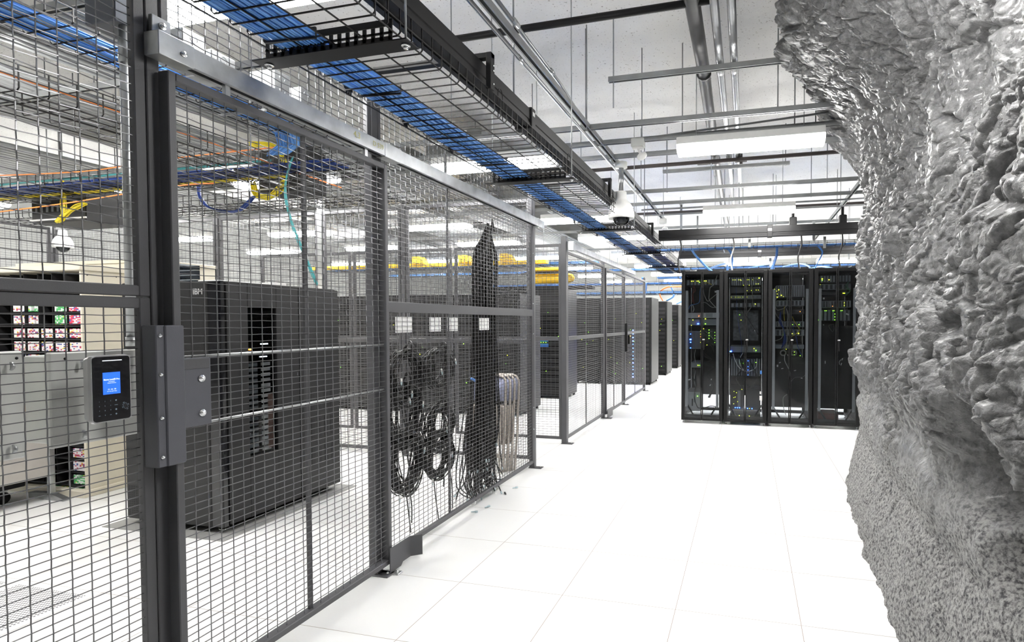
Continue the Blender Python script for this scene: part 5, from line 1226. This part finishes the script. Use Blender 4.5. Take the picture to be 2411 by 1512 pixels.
MB().bbox(-3.4, -2.55, 8.40, 8.44, 2.245, 2.262, .002).build('support_bar', blackm, t)
tag(MB().bbox(-3.9, -2.3, 8.42, 8.6, 1.985, 2.04, .004).build('tray_channel', blackm), 'black channel under the thick yellow duct', 'channel')
for k, (y, z, x0, x1, m, nm) in enumerate([(8.95, 2.42, -7.5, -2.3, blue_l, 'blue cable bundle just behind the yellow duct'), (12.3, 2.60, -8.5, -1.4, blue_l, 'blue cable bundle on the first far cross tray'), (14.6, 2.45, -7.5, -1.0, blue_c, 'blue cable bundle on the second far cross tray'), (16.8, 2.30, -6.5, -.9, blue_l, 'blue cable bundle on the third far cross tray'), (14.2, 2.20, -6.5, -1.1, blue_l, 'blue cable bundle low over the nearest open rack')]):
    basket('', 'x', x0, x1, y-.16, y+.16, z-.01, .07, 'black wire basket tray far back, '+['behind the yellow duct', 'first cross tray', 'second cross tray', 'third cross tray', 'low over the nearest open rack'][k], px=.16, pl=3, group='far cross trays')
    cables('x', x0+.05, x1-.05, y-.12, y+.10, z, 18, m, nm, seed=40+k, group='blue bundles on far cross trays', r=.007)
drop([(-2.05, 15.2, 2.55), (-2.0, 15.5, 2.4), (-1.98, 15.8, 2.2), (-2.2, 16.0, 2.08)], blue_l, 'broad blue cable drop into the middle open rack', r=.012, n=8, seed=31)
drop([(-2.35, 13.0, 2.5), (-2.3, 13.2, 2.3), (-2.4, 13.5, 2.08)], blue_c, 'blue cable drop into the nearest open rack', r=.010, n=6, seed=32)
drop([(-1.75, 17.6, 2.35), (-1.85, 17.9, 2.2), (-2.2, 18.3, 2.05)], blue_l, 'blue cable drop into the farthest open rack', r=.012, n=6, seed=33)
drop([(-1.3, 15.4, 2.42), (-1.7, 15.3, 2.42), (-2.1, 15.2, 2.40), (-2.3, 15.3, 2.25), (-2.28, 15.7, 2.07)], orange_c, 'orange cable loop over the open racks past the cage', r=.014, n=3, seed=34)

# ------------------------------------------------------------------ things inside the first cage
def cabinet():
    X0, X1, Y0, Y1, Z0, Z1 = -4.39, -3.51, 3.12, 4.29, .045, 1.765
    t = thing('storage_cabinet', 'large black two-door storage cabinet standing inside the cage behind the gate', 'cabinet', ((X0+X1)/2, (Y0+Y1)/2, 0))
    cab = mat('cabinet_black', (.0105, .0105, .011), .42, 0, bump=.05, bscale=200, vary=.04)
    MB().bbox(X0, X1-.02, Y0+.03, Y1, Z0, Z1, .006).build('body', cab, t)
    fr = MB().bbox(X0, X1-.10, Y0, Y0+.03, Z0, Z1-.004, .005).build('end_panel', cab, t)
    MB().bbox(X1-.10, X1-.004, Y0+.004, Y0+.04, Z0, Z1-.004, .004).build('corner_trim', gloss_b, t)
    MB().bbox(X1-.022, X1+.004, Y0+.01, Y0+.045, Z0, Z1, .004).build('corner_post', gloss_b, t)
    # door one with a tall window opening
    xa, xb = X1-.02, X1+.012; ym = 3.83
    wy0, wy1, wz0, wz1 = 3.345, 3.600, .495, 1.585
    d = MB(); d.bbox(xa, xb, Y0+.05, wy0, Z0+.01, Z1-.01, .004); d.bbox(xa, xb, wy1, ym-.003, Z0+.01, Z1-.01, .004); d.box(xa, xb, wy0, wy1, Z0+.01, wz0); d.box(xa, xb, wy0, wy1, wz1, Z1-.01)
    d1 = d.build('door', cab, t)
    MB().box(xa+.004, xa+.007, wy0, wy1, wz0, wz1).build('door_window', glass_rack, d1)
    MB().box(X1-.05, X1-.0195, wy0, wy1, wz0, wz1).build('equipment_bay', dark_in, t)
    MB().box(X1-.0195, X1-.0165, wy0+.01, wy1-.02, 1.36, 1.57).build('top_module', mat('teal_module', (.10, .20, .22), .3), t)
    MB().box(X1-.0195, X1-.0160, wy0+.04, wy0+.10, .60, 1.19).build('drive_column_back', serv_b, t)
    for c_, (a, b) in enumerate(((wy0+.012, wy0+.10), (wy0+.135, wy0+.215))):
        for k in range(17):
            z = 1.175-k*.040
            MB().box(X1-.0165, X1-.0145, a, b, z-.024, z).build('drive_module', serv_g if c_ == 0 else serv_w, t)
    MB().box(X1-.0142, X1-.013, wy0+.19, wy0+.235, .52, .93).build('paper_strip', mat('pinkish_strip', (.55, .38, .32), .7), t)
    MB().box(X1-.0165, X1-.012, wy0+.035, wy0+.045, 1.272, 1.282).build('orange_light', led_o, t)
    MB().box(X1-.0165, X1-.0150, wy0+.13, wy0+.19, 1.215, 1.222).build('white_light_bar', led_w, t)
    MB().box(X1-.0165, X1-.0150, wy0+.14, wy0+.20, 1.31, 1.318).build('white_light_bar', led_w, t)
    d2 = MB().bbox(xa, xb, ym+.003, Y1-.004, Z0+.01, Z1-.01, .004).build('door', cab, t)
    for r_ in range(3):
        for k in range(4): MB().box(xb-.001, xb+.002, 3.95+k*.075, 3.985+k*.075, .28+r_*.23, .44+r_*.23).build('vent_slot', dark_in, d2)
    MB().box(xb, xb+.002, 3.80, 3.806, 1.05, 1.075).build('door_catch', chrome, d1)
    text_mesh('IBM', .055, txt_s, fr, (-3.69, Y0-.0008, 1.672), (1, 0, 0), (0, 0, 1), 'lettering', .0005, .0012)
    text_mesh('System Storage', .085, txt_s, fr, (-4.205, Y0-.0008, .40), (0, 0, 1), (-1, 0, 0), 'lettering', .0005, .0012, 'LEFT')
    mb = MB()
    for i in range(9):
        for j in range(14): mb.box(X0+.02+i*.022, X0+.032+i*.022, Y0-.0015, Y0, .07+j*.016, .078+j*.016)
    mb.build('vent_grille', dark_in, fr)
    for x in (X0+.08, X1-.08):
        for y in (Y0+.08, Y1-.10): MB().cyl((x, y, 0), (x, y, .02), .035, 12).cyl((x, y, .02), (x, y, .05), .012, 8).build('levelling_foot', chrome, t)
cabinet()
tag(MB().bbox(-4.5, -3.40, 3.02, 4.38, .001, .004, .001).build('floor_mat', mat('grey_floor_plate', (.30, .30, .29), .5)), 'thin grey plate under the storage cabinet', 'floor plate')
for k in range(4):
    t = thing('plastic_tray', 'clear plastic tray, %s of the stack on the storage cabinet' % ['bottom one', 'second from bottom', 'third from bottom', 'top one'][k], 'tray', (-4.12, 3.32, 1.766+k*.036), 'clear trays stacked on the cabinet')
    z = 1.766+k*.036; MB().box(-4.24, -4.02, 3.22, 3.42, z, z+.003).box(-4.24, -4.237, 3.22, 3.42, z, z+.032).box(-4.023, -4.02, 3.22, 3.42, z, z+.032).box(-4.24, -4.02, 3.22, 3.223, z, z+.032).box(-4.24, -4.02, 3.417, 3.42, z, z+.032).build('tray_shell', plas, t)
    MB().box(-4.16, -4.10, 3.217, 3.2195, z+.008, z+.026).build('tray_latch', white_c, t)
tag(MB().bbox(-3.90, -3.72, 3.30, 3.75, 1.766, 1.785, .003).build('paper_stack', paper), 'flat stack of white papers on the storage cabinet', 'papers')
tag(MB().bbox(-3.85, -3.70, 3.80, 3.92, 1.766, 1.80, .003).build('small_box', white_c), 'small white box behind the papers on the cabinet', 'box')
# cream tape rack with cartridges
RX1, RX0, RYf, RYb = -5.405, -6.62, 3.52, 3.87
t = thing('tape_rack', 'tall cream steel tape rack with dark shelves full of cartridges', 'tape rack', ((RX0+RX1)/2, 3.7, 0))
MB().bbox(RX1-.018, RX1, RYf, RYb, .06, 1.915, .003).build('side_panel', cream, t)
MB().bbox(RX0, RX0+.018, RYf, RYb, .06, 1.915, .003).build('side_panel', cream, t)
MB().bbox(RX0-.01, RX1+.015, RYf-.02, RYb+.01, 1.915, 1.965, .006).build('top_cover', cream, t)
MB().bbox(RX0-.02, RX1+.03, RYf-.04, RYb+.03, 0, .06, .006).build('plinth', cream, t)
MB().box(RX0+.018, RX1-.018, RYb-.015, RYb-.005, .06, 1.915).build('back_panel', dark_in, t)
PITCH = .1135; NR = 16
for k in range(NR): MB().box(RX0+.018, RX1-.018, RYf+.01, RYb-.015, 1.900-.247-.0115-(k-1)*PITCH-PITCH+.026, 1.900-.247-(k-1)*PITCH-PITCH+.026).build('shelf', dark_in, t)
bw = .168
for k in range(1, 7): MB().box(RX1-.018-k*bw-.004, RX1-.018-k*bw, RYf+.01, RYf+.2, .08, 1.90).build('divider', dark_in, t)
mb = MB()
for q in (.05, .28): mb.cyl((RX1-.001, RYf+q, 1.88), (RX1+.0015, RYf+q, 1.88), .005, 8)
mb.build('side_screw', blackm, t)
MB().box(RX1, RX1+.001, RYf+.17, RYf+.173, .08, 1.85).build('panel_seam', beige, t)
protos = {}
def tape(kind, x, z, label, grp):
    if kind not in protos:
        o = MB().bbox(-.0085, .0085, 0, .10, 0, .080, .0015).build('tape_cartridge', {'mix': tape_mix, 'red': tape_red, 'grn': tape_grn}[kind], origin=(0, 0, 0))
        protos[kind] = o; o.location = (x, RYf+.018, z)
    else:
        o = protos[kind].copy(); COL.objects.link(o); o.location = (x, RYf+.018, z)
    tag(o, label, 'tape cartridge', grp)
def tape_row(r, kinds, n=8, bays=None, cols=None):
    z = 1.900-.247-(r+0)*PITCH-PITCH+.027+PITCH*1.0-.0
    z = 1.679-.1135*r-.1135+.0275-.02
    for bay in range(7):
        kd = kinds[bay] if bay < len(kinds) else None
        if not kd: continue
        for i in range(n):
            if cols and i not in cols.get(bay, ()): continue
            x = RX1-.018-bay*bw-.018-i*.0185
            if x < RX0+.03: continue
            wh = {0: 'first', 1: 'second', 2: 'third', 3: 'fourth'}.get(r, None)
            lb = '%s tape cartridge on the %s shelf of the cream rack' % ({'mix': 'white labelled', 'red': 'red labelled', 'grn': 'green labelled'}[kd], (wh+' stocked') if wh else ('lower' if r > 9 else 'middle'))
            tape(kd, x, z, lb, lb.split(' on ')[0]+'s, '+((wh+' stocked shelf') if wh else 'shelf level %s' % ('low' if r > 9 else 'middle')))
tape_row(0, ['red', 'grn', None, 'grn', 'mix'], cols={0: range(8), 1: range(8), 3: (0, 1, 2, 5, 6), 4: range(8)})
tape_row(1, ['red', 'grn', None, 'mix', 'mix'], cols={0: range(8), 1: range(8), 3: (0, 1, 3, 4, 5, 6), 4: range(8)})
tape_row(2, ['mix']*5); tape_row(3, ['mix']*5)
for r in (4, 5, 8): tape_row(r, [None, None, None, 'mix', 'mix'], cols={3: (0, 1, 2, 3, 4, 5, 6, 7), 4: (0,)})
for r in (6, 7): tape_row(r, [None, None, None, 'grn', 'mix'], cols={3: (0, 1, 2, 3, 4, 5, 6, 7), 4: (0,)})
for r in (11, 12): tape_row(r, ['mix'])
tape_row(13, ['grn', None, None]); tape_row(14, ['grn', 'grn', 'grn'])
for lb, b in (('cream cabinet behind the tape rack, its top showing above', (-6.9, -5.42, 3.95, 4.30, 0, 2.05)), ('lower cream cabinet behind, its top right of the rack', (-5.40, -4.98, 4.05, 4.40, 0, 2.02))):
    t = thing('cream_cabinet', lb, 'cabinet', ((b[0]+b[1])/2, b[2]+.1, 0), 'cream cabinets behind the tape rack')
    MB().bbox(b[0], b[1], b[2], b[3], .02, b[5], .006).build('body', cream, t); MB().bbox(b[0]-.01, b[1]+.012, b[2]-.012, b[3]+.01, b[5]-.03, b[5]+.004, .004).build('top_cover', cream, t); MB().box(b[0]+.02, b[1]-.02, b[2]+.02, b[3]-.02, 0, .02).build('plinth', cream, t)
# table with modesty panel in front of the tapes
t = thing('work_table', 'beige topped table with a grey-beige side panel in front of the tapes', 'table', (-5.9, 3.1, 0))
MB().bbox(-6.55, -5.60, 2.30, 3.44, .725, .755, .004).build('table_top', beige, t)
MB().bbox(-5.625, -5.605, 2.72, 3.42, .20, .725, .003).build('side_panel', beige, t)
for y in (2.74, 3.40): 
    l = MB().bbox(-5.64, -5.60, y-.02, y+.02, .05, .725, .003).build('leg', galv, t)
    MB().prism([(-5.85, .0), (-5.45, .0), (-5.45, .02), (-5.62, .06), (-5.85, .05)], 1, y-.025, y+.025).build('foot', galv, l)
for y in (2.74, 3.40): MB().bbox(-6.52, -6.48, y-.02, y+.02, 0, .725, .003).build('leg', galv, t)
t = thing('wheeled_cart', 'low dark cart on casters under the table', 'cart', (-6.1, 3.0, 0))
MB().bbox(-6.40, -5.75, 2.6, 3.3, .13, .17, .004).build('deck', blackm, t)
for x in (-6.3, -5.85):
    for y in (2.7, 3.2): MB().cyl((x-.012, y, .05), (x+.012, y, .05), .05, 16).build('caster', blackm, t)
for x in (-6.3, -5.85):
    for y in (2.7, 3.2): MB().bbox(x-.02, x+.02, y-.03, y+.03, .10, .13, .003).build('caster_plate', galv, t)
tag(MB().bbox(-5.95, -5.66, 3.05, 3.40, .756, .90, .004).build('cardboard_box', amber), 'tan cardboard box on the table in front of the tapes', 'box')
# grey control enclosures behind the reader
for k, (y0, y1, z0, z1, xf, lb) in enumerate([(1.335, 1.665, 1.060, 1.376, -2.20, 'grey steel control enclosure behind the card reader'), (.86, 1.268, 1.050, 1.386, -2.20, 'grey control enclosure at the left edge of the view')]):
    t = thing('control_enclosure', lb, 'enclosure', (xf-.06, (y0+y1)/2, z0), 'grey control enclosures behind the mesh')
    MB().bbox(xf-.14, xf-.022, y0+.012, y1-.012, z0+.012, z1-.012, .004).build('box_body', boxgrey, t)
    lid = MB().bbox(xf-.022, xf, y0, y1, z0, z1, .004).build('lid', boxgrey, t)
    for y in (y0+.085, y1-.04):
        for z in (z0+.035, z1-.045):
            if k and y < y0+.2: continue
            mb = MB(); mb.tube([tuple(p) for p in arc((xf+.010, y, z), (1, 0, 0), (0, 0, 1), .011, -pi/2, pi/2, 8)], [.0025, .004, .005, .006, .006, .006, .005, .004, .0025], 8); mb.build('lid_clamp', galv, lid)
    for y in (y0+.045, y1-.018): MB().cyl((xf, y, z1-.022), (xf+.0005, y, z1-.022), .0045, 12).build('mounting_hole', blackm, lid)
tag(MB().bbox(-2.385, -2.344, .4, 1.75, 1.20, 1.241, .003).build('strut_channel', strut_m), 'horizontal strut carrying the grey control enclosures', 'strut')
# perforated tiles
def perf_mat():
    m = bpy.data.materials.new('perforated_tile_top'); m.use_nodes = True; nt = m.node_tree; N = nt.nodes; L = nt.links
    b = N['Principled BSDF']; b.inputs['Roughness'].default_value = .45; g = N.new('ShaderNodeNewGeometry')
    v = N.new('ShaderNodeTexVoronoi'); v.inputs['Randomness'].default_value = 0; v.inputs['Scale'].default_value = 62; v.voronoi_dimensions = '2D'
    L.new(g.outputs['Position'], v.inputs['Vector']); gt = N.new('ShaderNodeMath'); gt.operation = 'LESS_THAN'; gt.inputs[1].default_value = .30; L.new(v.outputs['Distance'], gt.inputs[0])
    mx = N.new('ShaderNodeMix'); mx.data_type = 'RGBA'; mx.inputs[6].default_value = (.86, .86, .85, 1); mx.inputs[7].default_value = (.05, .05, .07, 1)
    L.new(gt.outputs[0], mx.inputs[0]); L.new(mx.outputs[2], b.inputs['Base Color']); return m
pm = perf_mat()
for k, (i, j) in enumerate([(-4, -1), (-5, -1), (-4, -2), (-5, -2)]):
    x = -1.5688+.6096*i; y = 2.2763+.6096*j; cx_, cy_ = x+.3048, y+.3048
    t = thing('perforated_tile', 'perforated white floor tile in the cage, '+['right one of the farther pair', 'left one of the farther pair', 'right one of the nearer pair', 'left one of the nearer pair'][k], 'floor tile', (cx_, cy_, 0), 'perforated tiles in the cage floor')
    MB().box(x+.002, x+.6076, y+.002, y+.6076, .0002, .0012).build('tile_plate', tile_m, t)
    MB().box(x+.05, x+.56, y+.05, y+.56, .0012, .0018).build('perforation_field', pm, t)
